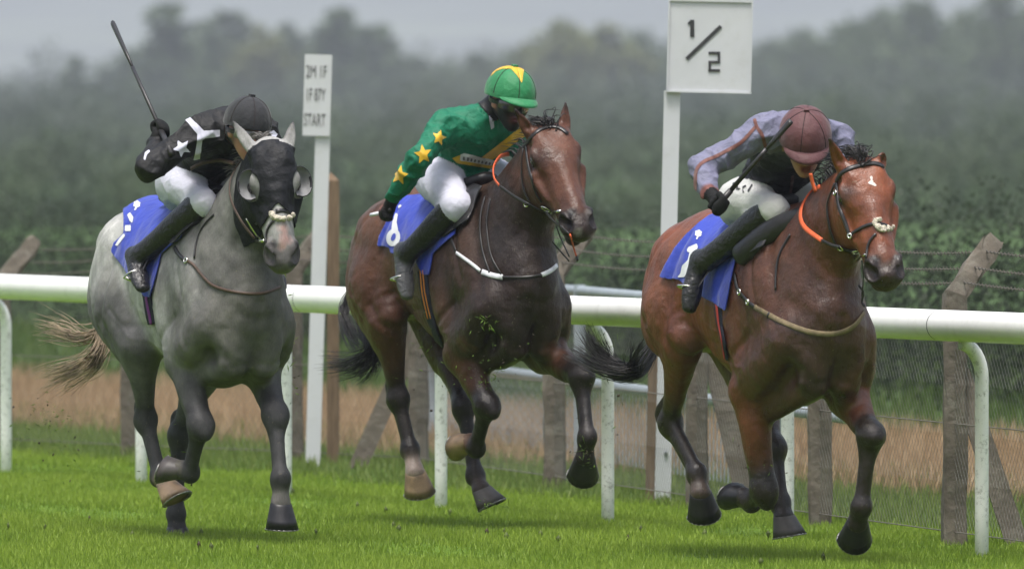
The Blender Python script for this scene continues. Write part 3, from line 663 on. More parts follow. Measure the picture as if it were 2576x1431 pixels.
def horse_prims(fr, P):
    c = P['col']; B, D, Fc, G, N = c['body'], c['leg'], c['face'], c['front'], c['neck']
    dz = P.get('dz', 0.0); w = P.get('w', 1.0); pr = []
    tr = [(-1.60, 1.15, .10, .08), (-1.51, 1.17, .21, .165), (-1.36, 1.225, .285, .232), (-1.15, 1.275, .31, .252), (-.95, 1.25, .31, .256),
          (-.72, 1.19, .352, .272), (-.50, 1.145, .395, .272), (-.32, 1.14, .415, .25), (-.15, 1.10, .345, .215), (-.04, 1.05, .25, .175)]
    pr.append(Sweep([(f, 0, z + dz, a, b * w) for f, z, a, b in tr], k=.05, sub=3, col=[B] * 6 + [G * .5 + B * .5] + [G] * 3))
    pr.append(Sweep([(-.78, 0, 1.44 + dz, .09, .10), (-.52, 0, 1.475 + dz, .09, .085), (-.30, 0, 1.49 + dz, .09, .075), (-.12, 0, 1.48 + dz, .09, .07)], k=.10, col=B))
    poll = fr.at(*P['poll']); lip = fr.at(*P['lip'])
    hx = nrm(lip - poll); Lh = np.linalg.norm(lip - poll) * P.get('hl', 1.0); yaw = R(P.get('yaw', 0))
    side0 = np.array([-math.sin(yaw), math.cos(yaw), 0]); roll = R(P.get('roll', 0))
    side = nrm(side0 - hx * np.dot(side0, hx)); hn = np.cross(hx, side)          # face normal
    if hn[0] < 0: hn = -hn
    side = np.cross(hn, hx)
    if side[1] < 0: side = -side
    if roll: side, hn = side * math.cos(roll) + hn * math.sin(roll), hn * math.cos(roll) - side * math.sin(roll)
    P['hf'] = (poll, hx, hn, side, Lh)
    hs_ = P.get('hs', 1.0)
    def hp(t, n, s_): return poll + hx * t * Lh - hn * n * hs_ + side * s_ * hs_
    def HE(c_, r_, ax=None, **kw): return Ell(c_, np.array(r_) * hs_, ax, **kw)
    # neck
    thr = hp(.13, .155, 0)
    nb = np.array(P.get('nb', (-.26, 0, 1.27 + dz))); nm = np.array(P['nm']) if 'nm' in P else nb * .45 + thr * .55 + np.array([-.0, 0, .02])
    nk = P.get('nk', 1.0); nrow = [(*(nb + np.array([-.12, 0, -.12])), .36, .18), (*nb, .325, .172), (*(nb * .55 + nm * .45), .27 * nk, .148 * nk), (*nm, .215 * nk, .122 * nk), (*(nm * .35 + thr * .65), .180 * nk, .102 * nk), (*thr, .15, .090)]
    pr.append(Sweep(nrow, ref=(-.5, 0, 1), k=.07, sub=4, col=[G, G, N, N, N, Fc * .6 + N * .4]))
    for s_ in (1, -1):                                                            # neck muscles beside the jugular groove
        pr.append(Sweep([(*(nb + np.array([.10, s_ * .075, -.12])), .06, .05), (*(nm + np.array([.06, s_ * .062, -.07])), .045, .035), (*(thr + side * s_ * .045 + np.array([0.02, 0, -.03])), .03, .025)], k=.035, col=[G, N, N]))
    te = P.get('te', .25)
    # head
    st = [(0, .08, .074), (.12, .112, .092), (.25, .128, .106), (.36, .122, .102), (.50, .098, .082), (.65, .080, .068), (.80, .070, .061), (.90, .068, .066), (.985, .050, .056)]
    mz = c['muzzle']
    pr.append(Sweep([(*hp(t, a, 0), a * hs_, b * hs_) for t, a, b in st], ref=hn, k=.05, col=[Fc] * 6 + [Fc * .6 + mz * .4, mz, mz], cap=.8))
    pr.append(HE(hp(.24, .035, 0), (.11, .05, .090), (hx, hn, side), k=.04, col=Fc))          # broad forehead
    pr.append(Sweep([(*hp(.40, .012, 0), .03, .035), (*hp(.62, .012, 0), .028, .028), (*hp(.82, .016, 0), .028, .03)], ref=hn, k=.03, col=Fc))   # nasal bone
    for s_ in (1, -1):
        pr.append(HE(hp(.27, .165, s_ * .060), (.125, .105, .038), (hx, hn, side), k=.045, col=Fc))     # jowl
        pr.append(Sweep([(*hp(.36, .078, s_ * .100), .018, .018), (*hp(.48, .088, s_ * .088), .015, .015), (*hp(.60, .086, s_ * .070), .010, .010)], k=.022, col=Fc))   # facial crest
        pr.append(HE(hp(te - .043, .036, s_ * .094), (.044, .026, .019), (hx, hn, side), k=.028, col=Fc * .8))     # brow
        e_ = HE(hp(te, .052, s_ * .116), (.030, .019, .018), (hx, hn, side), k=.02, col=c['muzzle'] * .5, op=-1); e_.paint = True; pr.append(e_)
        pr.append(HE(hp(.905, .036, s_ * .052), (.052, .042, .026), (hx, hn, side), k=.022, col=mz))      # nostril wings
        e_ = HE(hp(.93, .024, s_ * .064), (.034, .026, .030), (hx * .9 + side * s_ * .3 - hn * .2, hn, side), k=.012, col=mz * .12, op=-1); e_.paint = True; pr.append(e_)  # nostril hollow, its inner shade painted near black
        pr.append(HE(hp(.10, .02, s_ * .05), (.05, .03, .03), (hx, hn, side), k=.03, col=Fc))
        pr.append(HE(hp(te - .12, .045, s_ * .108), (.034, .022, .020), (hx, hn, side), k=.035, col=Fc, op=-1))
        pr.append(HE(hp(.60, .050, s_ * .088), (.09, .022, .016), (hx, hn, side), k=.03, col=Fc, op=-1))
        # ear
        eb = hp(.035, .045, s_ * .066)
        tip = fr.at(*P['ear'][0 if s_ < 0 else 1]); ax = tip - eb; er = nrm(np.cross(ax, hn * .7 + side * s_ * .3)); el = np.linalg.norm(ax)
        pr.append(Sweep([(*eb, .026, .027), (*(eb + ax * .3), .022, .030), (*(eb + ax * .65), .016, .023), (*(eb + ax), .006, .007)], ref=np.cross(ax, er), k=.022, col=[Fc, Fc, Fc * .8, D]))
        e_ = Sweep([(*(eb + ax * .22 + nrm(hn + side * s_ * .45) * .030), .014, .016), (*(eb + ax * .72 + nrm(hn + side * s_ * .45) * .020), .008, .012)], ref=hn, k=.012, op=-1, col=D); pr.append(e_)
    op = P.get('mouth', .0)
    pr.append(Sweep([(*hp(.55, .145, 0), .042, .036), (*hp(.75, .128 + op * .4, 0), .036, .036), (*hp(.885, .128 + op, 0), .034, .042), (*hp(.93, .124 + op * 1.1, 0), .026, .034)], ref=hn, k=.016, col=[Fc, Fc * .5 + mz * .5, mz, mz]))   # lower jaw and lip
    e_ = HE(hp(.93, .098 + op * .5, 0), (.075, .010 + op * .35, .09), (hx, hn, side), k=.012, col=mz * .4, op=-1); pr.append(e_)
    pr.append(Sweep([(*hp(.30, .215, 0), .05, .05), (*hp(.45, .185, 0), .04, .04), (*hp(.62, .145, 0), .03, .03)], ref=hn, k=.04, col=Fc))
    # limbs
    J = {}
    for lg, js in P['legs'].items(): J[lg] = {n: fr.at(px, py, l) for n, px, py, l in js}
    P['J'] = J
    lk = P.get('lk', 1.0)
    for lg in ('LF', 'RF'):
        s_ = 1 if lg[0] == 'L' else -1; j = J[lg]; E_, K, F, C = j['E'], j['K'], j['F'], j['C']
        SPt = np.array(P.get('sp' + lg, (-.07, s_ * .155, 1.03 + dz)))
        cb = c.get('shoulder', B)
        pr.append(Sweep([(-.42, s_ * .09, 1.47 + dz, .10, .05), (-.28, s_ * .155, 1.25 + dz, .13, .07), (*SPt, .11, .075)], ref=(1, 0, .5), k=.05, col=[B, cb, G]))
        pr.append(Sweep([(*SPt, .105, .085), (*(SPt * .5 + E_ * .5 + LAT * s_ * .015), .12, .085), (*E_, .09, .078)], ref=(1, 0, .3), k=.05, col=[G, G, G * .5 + B * .5]))
        pr.append(Ell(np.array([-.40, s_ * .225, 1.06 + dz]) * .6 + (E_ + np.array([-.10, s_ * .02, .10])) * .4, (.09, .055, .18), ((1, 0, .45), LAT, (-.45, 0, 1)), k=.05, col=cb))
        pr.append(Ell(np.array([.01, s_ * .085, .95 + dz]), (.085, .085, .15), k=.035, col=G))
        pr.append(Sweep([(.0, s_ * .06, .84 + dz, .07, .06), (*(E_ * .75 + K * .25 + np.array([.02, -s_ * .03, 0])), .05, .045)], ref=(1, 0, 0), k=.05, col=G))
        t = nrm(K - E_); ff = front_of(t); fa = c.get('arm', B)
        g = lambda u: E_ + (K - E_) * u
        pr.append(Sweep([(*g(0), .092, .08), (*(g(.3) + ff * .012), .082, .07), (*g(.62), .068, .060), (*g(.85), .059, .055), (*g(1), .057, .055)], ref=ff, k=.035, col=[fa, fa, fa * .7 + D * .3, D, D]))
        pr.append(Sweep([(*(g(.02) + ff * .055), .04, .04), (*(g(.3) + ff * .05 + LAT * s_ * .012), .042, .036), (*(g(.68) + ff * .028), .022, .024)], ref=ff, k=.03, col=[fa, fa, D]))      # extensor muscle
        pr.append(Ell(K + ff * .008 + t * .004, (.088, .050, .054), (t, ff, np.cross(t, ff)), k=.025, col=D))
        pr.append(Ell(K - ff * .035 + t * -.01, (.035, .025, .03), (t, ff, np.cross(t, ff)), k=.03, col=D))
        t = nrm(F - K); f2 = front_of(t); g2 = lambda u: K + (F - K) * u
        pr.append(Sweep([(*g2(.06), .054, .053), (*(g2(.22) - f2 * .003), .048, .044), (*(g2(.42) - f2 * .004), .041, .033), (*(g2(.8) - f2 * .004), .040, .032), (*g2(1), .044, .038)], ref=f2, k=.035, col=D))
        pr.append(Sweep([(*(g2(.12) - f2 * .034), .012, .015), (*(g2(.9) - f2 * .030), .012, .014)], ref=f2, k=.018, col=D))            # tendons
        pr.append(Ell(F, (.052, .042, .0405), (t, f2, np.cross(t, f2)), k=.02, col=D))
        pr.append(Ell(F - f2 * .030 + t * .008, (.034, .026, .034), (t, f2, np.cross(t, f2)), k=.02, col=D))
        pc = c.get('pastern' + lg, D)
        pr.append(Sweep([(*F, .042, .041), (*(F * .45 + C * .55), .038, .038), (*C, .046, .048)], ref=front_of(nrm(C - F)), k=.02, col=[D, pc, pc]))
    for lg in ('LH', 'RH'):
        s_ = 1 if lg[0] == 'L' else -1; j = J[lg]; S_, H_, F, C = j['S'], j['H'], j['F'], j['C']
        hip = np.array([-1.24, s_ * .13, 1.28 + dz]); tc = c.get('thigh', B)
        pr.append(Sweep([(*hip, .25, .13), (*(hip * .5 + S_ * .5 + np.array([-.05, s_ * .03, 0])), .20, .125), (*S_, .115, .092)], ref=(1, 0, 0), k=.06, col=[B, tc, tc]))
        pr.append(Ell((-1.24, s_ * .12, 1.36 + dz), (.26, .12, .13), ((1, 0, -.12), LAT, (.12, 0, 1)), k=.06, col=B))
        t = nrm(H_ - S_); ff = front_of(t); g = lambda u: S_ + (H_ - S_) * u
        pr.append(Sweep([(-1.50, s_ * .10, 1.28 + dz, .11, .085), (-1.49, s_ * .135, 1.08 + dz, .115, .085), (*(g(.22) - ff * .06), .08, .065)], ref=(1, 0, .2), k=.06, col=[B, tc, tc]))
        pr.append(Ell(S_ + np.array([.02, 0, .03]), (.075, .065, .085), k=.04, col=tc))
        pr.append(Sweep([(*g(0), .11, .085), (*(g(.3) - ff * .008), .092, .07), (*g(.62), .062, .05), (*g(.85), .048, .042), (*g(1), .050, .043)], ref=ff, k=.04, col=[tc, tc, tc * .6 + D * .4, D, D]))
        t2 = nrm(F - H_); f2 = front_of(t2); g2 = lambda u: H_ + (F - H_) * u
        poh = H_ - nrm(f2 + ff) * .058 - t2 * .055
        pr.append(Sweep([(*(g(.35) - ff * .07), .03, .03), (*(g(.7) - ff * .055), .018, .018), (*poh, .024, .024), (*(g2(.12) - f2 * .036), .022, .026)], k=.03, col=[tc, D, D, D]))
        pr.append(Ell(H_, (.062, .056, .046), (t2, f2, np.cross(t2, f2)), k=.03, col=D))
        pr.append(Sweep([(*g2(.05), .056, .046), (*g2(.28), .043, .034), (*g2(.75), .040, .032), (*g2(1), .044, .038)], ref=f2, k=.03, col=D))
        pr.append(Sweep([(*(g2(.15) - f2 * .036), .013, .016), (*(g2(.9) - f2 * .031), .012, .015)], ref=f2, k=.018, col=D))
        pr.append(Ell(F, (.052, .042, .0405), (t2, f2, np.cross(t2, f2)), k=.02, col=D))
        pr.append(Ell(F - f2 * .032 + t2 * .006, (.034, .026, .034), (t2, f2, np.cross(t2, f2)), k=.02, col=D))
        pc = c.get('pastern' + lg, D)
        pr.append(Sweep([(*F, .042, .041), (*(F * .45 + C * .55), .038, .038), (*C, .046, .048)], ref=front_of(nrm(C - F)), k=.02, col=[D, pc, pc]))
    pr.append(Sweep([(-1.56, 0, 1.36 + dz, .05, .05), (-1.66, 0, 1.33 + dz, .04, .04)], k=.05, col=B))       # dock
    return pr

def seg_dist(A, poly):
    best = np.full(len(A), 9.0)
    for p, q in zip(poly[:-1], poly[1:]):
        p, q = np.array(p), np.array(q); e = q - p; t = np.clip(((A - p) @ e) / (e @ e), 0, 1)
        best = np.minimum(best, np.linalg.norm(A - p - t[:, None] * e, axis=1))
    return best
def muscle_lines(v, q, dz):
    """furrows between the muscles, pressed into the surface"""
    N = normals(v, q); d = np.zeros(len(v)); S = v[:, [0, 2]] - np.array([0, dz]); Fv = v[:, [1, 2]] - np.array([0, dz])
    sidem = np.clip((np.abs(v[:, 1]) - .06) / .05, 0, 1)
    for poly, dep, wd in [([(-1.38, 1.44), (-1.40, 1.2), (-1.35, .98)], .011, .03), ([(-1.02, 1.46), (-1.08, 1.25), (-1.10, 1.02), (-1.02, .92)], .016, .032),
                          ([(-.52, 1.42), (-.57, 1.2), (-.53, .98), (-.42, .86)], .013, .034), ([(-.37, 1.44), (-.22, 1.15)], .007, .018),
                          ([(-.28, 1.52), (-.13, 1.27), (-.04, 1.06)], .010, .03), ([(-.30, 1.05), (-.42, .95)], .009, .018), ([(-1.28, 1.1), (-1.2, .95)], .007, .02),
                          ([(-1.2, 1.5), (-1.32, 1.38), (-1.45, 1.3)], .006, .02), ([(-.62, 1.0), (-.9, 1.0), (-1.0, 1.08)], .006, .02)]:
        d -= dep * np.exp(-(seg_dist(S, poly) / wd) ** 2) * sidem
    for i in range(6):
        x0 = -.66 - i * .065; d -= .0020 * np.exp(-(seg_dist(S, [(x0 + .03, 1.32), (x0 - .05, .98)]) / .020) ** 2) * sidem
    fm = np.clip((v[:, 0] + .14) / .06, 0, 1) * np.clip((.22 - v[:, 0]) / .04, 0, 1)
    for poly, dep, wd in [([(0, 1.12), (0, .80)], .013, .026), ([(.03, .84), (.10, .83), (.17, .90)], .008, .022), ([(-.03, .84), (-.10, .83), (-.17, .90)], .008, .022),
                          ([(.17, 1.18), (.09, 1.07), (.02, 1.04)], .006, .028), ([(-.17, 1.18), (-.09, 1.07), (-.02, 1.04)], .006, .028), ([(.15, 1.0), (.16, .86)], .008, .016), ([(-.15, 1.0), (-.16, .86)], .008, .016)]:
        d -= dep * np.exp(-(seg_dist(Fv, poly) / wd) ** 2) * fm
    for poly, dep, wd in [([(-.34, .90), (-.55, .90), (-.8, .95), (-1.0, 1.06)], .0035, .008), ([(-.46, 1.12), (-.60, 1.05), (-.74, 1.08)], .003, .007), ([(-1.16, 1.0), (-1.28, 1.06), (-1.36, 1.02)], .0035, .008), ([(-.16, 1.30), (-.20, 1.12), (-.13, .98)], .003, .008)]:
        d += dep * np.exp(-(seg_dist(S, poly) / wd) ** 2) * sidem
    n1 = np.array([mnoise.noise(Vector((p[0] * 15, p[1] * 15, p[2] * 9))) for p in v]); n2 = np.array([mnoise.noise(Vector((p[0] * 42, p[1] * 42, p[2] * 24))) for p in v])
    d += (.0036 * n1 + .0014 * n2) * np.clip(v[:, 2] / .9, .35, 1)
    return v + N * d[:, None]

def coat_mat(name, rough=.42, dapple=0.0, spec=.45, vein=.25):
    m, nt, b = new_mat(name); L = nt.links.new
    at = node(nt, 'ShaderNodeVertexColor'); at.layer_name = 'coat'
    tc = node(nt, 'ShaderNodeTexCoord')
    n1 = node(nt, 'ShaderNodeTexNoise'); n1.inputs['Scale'].default_value = 7; n1.inputs['Detail'].default_value = 6; n1.inputs['Roughness'].default_value = .65; L(tc.outputs['Object'], n1.inputs[0])
    r1 = node(nt, 'ShaderNodeMapRange'); r1.inputs['From Min'].default_value = .3; r1.inputs['From Max'].default_value = .7; r1.inputs['To Min'].default_value = .62; r1.inputs['To Max'].default_value = 1.3; L(n1.outputs['Fac'], r1.inputs[0])
    mp = node(nt, 'ShaderNodeMapping'); mp.inputs['Scale'].default_value = (60, 60, 14); L(tc.outputs['Object'], mp.inputs[0])
    n2 = node(nt, 'ShaderNodeTexNoise'); n2.inputs['Scale'].default_value = 3; n2.inputs['Detail'].default_value = 3; L(mp.outputs[0], n2.inputs[0])
    r2 = node(nt, 'ShaderNodeMapRange'); r2.inputs['To Min'].default_value = .70; r2.inputs['To Max'].default_value = 1.30; L(n2.outputs['Fac'], r2.inputs[0])
    mu = node(nt, 'ShaderNodeMath', operation='MULTIPLY'); L(r1.outputs[0], mu.inputs[0]); L(r2.outputs[0], mu.inputs[1])
    fac = mu.outputs[0]
    if dapple:
        vo = node(nt, 'ShaderNodeTexVoronoi'); vo.inputs['Scale'].default_value = 16; L(tc.outputs['Object'], vo.inputs[0])
        r3 = node(nt, 'ShaderNodeMapRange'); r3.inputs['From Max'].default_value = .6; r3.inputs['To Min'].default_value = 1 + dapple; r3.inputs['To Max'].default_value = 1 - dapple; L(vo.outputs['Distance'], r3.inputs[0])
        m2 = node(nt, 'ShaderNodeMath', operation='MULTIPLY'); L(fac, m2.inputs[0]); L(r3.outputs[0], m2.inputs[1]); fac = m2.outputs[0]
    vm = node(nt, 'ShaderNodeVectorMath', operation='SCALE'); L(at.outputs[0], vm.inputs[0]); L(fac, vm.inputs['Scale'])
    # thrown-up specks of turf and water
    n5 = node(nt, 'ShaderNodeTexNoise'); n5.inputs['Scale'].default_value = 110; n5.inputs['Detail'].default_value = 2; L(tc.outputs['Object'], n5.inputs[0])
    r5 = node(nt, 'ShaderNodeMapRange'); r5.inputs['From Min'].default_value = .67; r5.inputs['From Max'].default_value = .74; r5.inputs['To Max'].default_value = .6; L(n5.outputs['Fac'], r5.inputs[0])
    mx = node(nt, 'ShaderNodeMixRGB'); mx.inputs[2].default_value = (.16, .15, .09, 1); L(r5.outputs[0], mx.inputs[0]); L(vm.outputs[0], mx.inputs[1])
    L(mx.outputs[0], b.inputs['Base Color'])
    r4 = node(nt, 'ShaderNodeMapRange'); r4.inputs['From Min'].default_value = .3; r4.inputs['From Max'].default_value = .7; r4.inputs['To Min'].default_value = rough - .14; r4.inputs['To Max'].default_value = rough + .2; L(n1.outputs['Fac'], r4.inputs[0]); L(r4.outputs[0], b.inputs['Roughness'])
    b.inputs['Specular IOR Level'].default_value = spec
    n4 = node(nt, 'ShaderNodeTexNoise'); n4.inputs['Scale'].default_value = 22; n4.inputs['Detail'].default_value = 4; L(tc.outputs['Object'], n4.inputs[0])
    ad = node(nt, 'ShaderNodeMath', operation='ADD'); L(n4.outputs['Fac'], ad.inputs[0])
    m3 = node(nt, 'ShaderNodeMath', operation='MULTIPLY'); m3.inputs[1].default_value = .35; L(n2.outputs['Fac'], m3.inputs[0]); L(m3.outputs[0], ad.inputs[1])
    n6 = node(nt, 'ShaderNodeTexNoise'); n6.inputs['Scale'].default_value = 6.5; n6.inputs['Detail'].default_value = 1.5; n6.inputs['Distortion'].default_value = .8; L(tc.outputs['Object'], n6.inputs[0])
    s6 = node(nt, 'ShaderNodeMath', operation='SUBTRACT'); s6.inputs[1].default_value = .5; L(n6.outputs['Fac'], s6.inputs[0]); a6 = node(nt, 'ShaderNodeMath', operation='ABSOLUTE'); L(s6.outputs[0], a6.inputs[0])
    m6 = node(nt, 'ShaderNodeMapRange'); m6.inputs['From Max'].default_value = .022; m6.inputs['To Min'].default_value = .0; m6.inputs['To Max'].default_value = 0; L(a6.outputs[0], m6.inputs[0])
    ad2 = node(nt, 'ShaderNodeMath', operation='ADD'); L(ad.outputs[0], ad2.inputs[0]); L(m6.outputs[0], ad2.inputs[1])
    bp = node(nt, 'ShaderNodeBump'); bp.inputs['Strength'].default_value = vein; bp.inputs['Distance'].default_value = .014
    L(ad2.outputs[0], bp.inputs['Height']); L(bp.outputs[0], b.inputs['Normal'])
    return m

ca = lambda *v: np.array(v, float)
HORSES = {}
HORSES['L'] = dict(fr=(625, 556, 22), poll=(684, 366, 0), lip=(716, 658, 0), yaw=-14, ear=[(585, 304, -.13), (738, 308, .13)], mouth=.004, dz=-.02, w=1.0, hs=1.10, te=.31,
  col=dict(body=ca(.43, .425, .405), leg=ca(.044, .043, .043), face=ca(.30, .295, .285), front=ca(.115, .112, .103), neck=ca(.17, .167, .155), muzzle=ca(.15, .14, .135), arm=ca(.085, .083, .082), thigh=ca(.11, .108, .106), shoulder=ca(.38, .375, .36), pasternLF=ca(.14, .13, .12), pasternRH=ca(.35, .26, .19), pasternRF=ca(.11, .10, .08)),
  legs={'LF': [('E', 655, 929, .17), ('K', 692, 1040, .13), ('F', 706, 1202, .1), ('C', 706, 1268, .1), ('T', 704, 1328, .1)],
        'RF': [('E', 459, 905, -.18), ('K', 505, 1068, -.17), ('F', 478, 1188, -.15), ('C', 453, 1181, -.185), ('T', 426, 1171, -.225)],
        'RH': [('S', 356, 870, -.2), ('H', 366, 1052, -.14), ('F', 402, 1197, -.12), ('C', 420, 1222, -.12), ('T', 437, 1254, -.098)],
        'LH': [('S', 510, 930, .18), ('H', 451, 1090, .13), ('F', 443, 1292, .12), ('C', 445, 1330, .12), ('T', 447, 1372, .12)]})
HORSES['M'] = dict(fr=(1328, 540, 26), w=.96, hs=1.17, poll=(1380, 314, 0), lip=(1466, 566, 0), yaw=-16, ear=[(1296, 276, -.16), (1423, 257, .10)], mouth=.026, dz=.03,
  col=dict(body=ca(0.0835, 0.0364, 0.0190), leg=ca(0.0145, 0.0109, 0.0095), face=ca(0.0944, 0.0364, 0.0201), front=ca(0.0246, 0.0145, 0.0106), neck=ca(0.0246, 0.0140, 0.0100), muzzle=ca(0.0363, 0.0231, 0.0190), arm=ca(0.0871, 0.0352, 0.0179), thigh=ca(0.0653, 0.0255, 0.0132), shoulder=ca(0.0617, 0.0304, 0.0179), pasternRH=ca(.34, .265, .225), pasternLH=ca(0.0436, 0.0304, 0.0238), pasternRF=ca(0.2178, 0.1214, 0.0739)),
  legs={'RF': [('E', 1161, 893, -.17), ('K', 1225, 1018, -.14), ('F', 1198, 1127, -.1), ('C', 1182, 1113, -.11), ('T', 1155, 1107, -.13)],
        'LF': [('E', 1365, 890, .17), ('K', 1462, 945, .15), ('F', 1478, 1099, .12), ('C', 1471, 1152, .12), ('T', 1458, 1197, .155)],
        'RH': [('S', 975, 805, -.2), ('H', 1001, 1001, -.14), ('F', 1032, 1130, -.12), ('C', 1044, 1188, -.12), ('T', 1050, 1234, -.092)],
        'LH': [('S', 1120, 850, .18), ('H', 1166, 1021, .12), ('F', 1196, 1195, .12), ('C', 1212, 1233, .12), ('T', 1229, 1268, .145)]})
HORSES['R'] = dict(fr=(2085, 583, 23), poll=(2168, 402, 0), lip=(2236, 690, 0), yaw=-15, ear=[(2086, 347, -.15), (2225, 379, .09)], mouth=.026, dz=-.045, hs=1.18,
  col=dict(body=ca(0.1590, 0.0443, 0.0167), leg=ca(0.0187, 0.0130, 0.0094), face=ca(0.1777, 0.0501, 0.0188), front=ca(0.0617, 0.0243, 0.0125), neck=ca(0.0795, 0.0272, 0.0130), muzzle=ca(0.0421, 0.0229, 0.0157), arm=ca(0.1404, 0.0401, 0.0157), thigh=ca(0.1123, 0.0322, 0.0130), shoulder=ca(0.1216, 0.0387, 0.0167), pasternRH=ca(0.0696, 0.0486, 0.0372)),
  legs={'RF': [('E', 1884, 985, -.17), ('K', 1922, 1232, -.12), ('F', 1890, 1262, -.085), ('C', 1870, 1250, -.10), ('T', 1842, 1230, -.12)],
        'LF': [('E', 2130, 1000, .18), ('K', 2191, 1091, .15), ('F', 2167, 1275, .12), ('C', 2156, 1316, .12), ('T', 2140, 1360, .16)],
        'RH': [('S', 1722, 849, -.2), ('H', 1685, 1062, -.15), ('F', 1753, 1188, -.12), ('C', 1762, 1240, -.12), ('T', 1766, 1288, -.09)],
        'LH': [('S', 1900, 950, .18), ('H', 1949, 1125, .13), ('F', 1964, 1265, .12), ('C', 1972, 1300, .12), ('T', 1979, 1342, .13)]})
DK = (.075, .074, .066)
HORSES['L']['paint'] = [(620, 600, .13, DK, .75), (640, 690, .12, DK, .75), (600, 760, .14, (.13, .125, .105), .6), (660, 800, .12, DK, .6), (560, 860, .12, (.13, .125, .11), .6), (610, 930, .12, (.07, .068, .06), .7), (480, 900, .08, (.17, .165, .15), .6), (300, 800, .16, (.075, .073, .07), .7), (280, 700, .10, (.20, .195, .18), .5), (340, 880, .12, (.07, .068, .066), .7), (420, 700, .14, (.33, .325, .31), .5), (300, 620, .15, (.37, .365, .35), .6), (690, 880, .07, (.16, .155, .15), .6),
                        (714, 575, .026, (.42, .26, .23), .9), (718, 600, .030, (.44, .27, .24), .9), (710, 620, .020, (.42, .26, .23), .8), (712, 648, .028, (.05, .05, .045), .8), (686, 614, .022, (.006, .005, .005), 1), (747, 615, .020, (.006, .005, .005), 1)]
HORSES['M']['paint'] = [(1010, 690, .18, (0.0980, 0.0574, 0.0385), .6), (1040, 770, .16, (0.1120, 0.0700, 0.0490), .6), (930, 650, .12, (0.0700, 0.0294, 0.0154), .6), (880, 760, .10, (0.0700, 0.0315, 0.0140), .5), (1380, 430, .05, (0.1400, 0.0630, 0.0420), .5), (1420, 350, .06, (0.1190, 0.0525, 0.0350), .5), (1440, 480, .05, (0.1190, 0.0546, 0.0385), .5), (1360, 400, .045, (0.0245, 0.0175, 0.0154), .6), (1310, 440, .08, (0.0980, 0.0420, 0.0252), .6), (1455, 585, .022, (0.2100, 0.2030, 0.1750), .7), (1437, 534, .026, (0.0035, 0.0028, 0.0028), 1), (1487, 530, .018, (0.0035, 0.0028, 0.0028), 1), (1170, 870, .05, (0.1400, 0.0630, 0.0420), .6), (1390, 880, .05, (0.1680, 0.0735, 0.0420), .6), (1300, 800, .14, (0.0154, 0.0119, 0.0105), .6), (1250, 600, .12, (0.0154, 0.0119, 0.0105), .6)]
HORSES['R']['paint'] = [(1640, 760, .14, (0.1400, 0.0525, 0.0245), .6), (1700, 620, .16, (0.1540, 0.0595, 0.0315), .6), (1760, 860, .14, (0.1190, 0.0525, 0.0350), .5), (2030, 880, .16, (0.0315, 0.0182, 0.0140), .7), (2050, 980, .12, (0.0245, 0.0154, 0.0126), .7), (2120, 900, .1, (0.0350, 0.0196, 0.0140), .6), (2135, 488, .045, (0.0350, 0.0245, 0.0224), .7), (2110, 560, .07, (0.1680, 0.0630, 0.0280), .6), (2180, 520, .07, (0.1470, 0.0560, 0.0350), .5), (2215, 630, .04, (0.0980, 0.0490, 0.0385), .5), (2202, 652, .026, (0.0035, 0.0028, 0.0028), 1), (2257, 647, .018, (0.0035, 0.0028, 0.0028), 1), (1890, 1040, .05, (0.1400, 0.0525, 0.0280), .5), (2150, 1010, .05, (0.1540, 0.0595, 0.0350), .5), (1860, 850, .1, (0.1190, 0.0455, 0.0245), .5)]
HLAB = {'L': ('grey racehorse in a black hood and blinkers, leftmost of the three', ),
        'M': ('dark bay racehorse with white breast girth, running between the other two', ),
        'R': ('red-brown bay racehorse with small white star, rightmost of the three', )}
HM = {'L': coat_mat('grey_coat', .6, .14, .25, .3), 'M': coat_mat('dark_bay_coat', .40, 0, .30, .45), 'R': coat_mat('bay_coat', .36, 0, .42, .5)}
BV = {}
VOX = .0085
for key in 'LMR':
    P = HORSES[key]; fr = Frame(*P['fr']); P['F'] = fr
    root = empty('racehorse', fr.M); tag(root, HLAB[key][0], 'horse', 'horses galloping along the rail'); P['root'] = root
    prims = horse_prims(fr, P)
    v, q, c_, lb = solve(prims, VOX)
    v = muscle_lines(v, q, P.get('dz', 0.0)); P['vq'] = (v, q)
    BV[key] = BVHTree.FromPolygons([Vector(p) for p in v], [tuple(int(x) for x in f) for f in q])
    for px, py, rad, cc, am in P.get('paint', []):  # coat marks, and the dark inside the nostrils painted as colour
        h = fr.hit(BV[key], px, py, 0)
        if h is None: continue
        dd = np.linalg.norm(v - h[0], axis=1); near = np.where(dd < rad * 1.6)[0]; wob = np.array([mnoise.noise(Vector(v[i] * (1.6 / rad))) for i in near])
        ww = am * np.clip(1.25 - dd[near] / rad - .5 * wob, 0, 1) ** .8; c_[near] = c_[near] * (1 - ww[:, None]) + np.array(cc) * ww[:, None]
    me = mesh_np('horse_body', v, q, True, c_)
    link('body', me, HM[key], root)
    for lg in ('LF', 'RF', 'LH', 'RH'):
        j = P['J'][lg]; m, s_ = hoof_mesh(j['C'], j['T'])
        ho = m.build('hoof', None, root, True); P['hoof' + lg] = ho
        ss = s_.build('horseshoe', None, ho, True); P['shoe' + lg] = ss
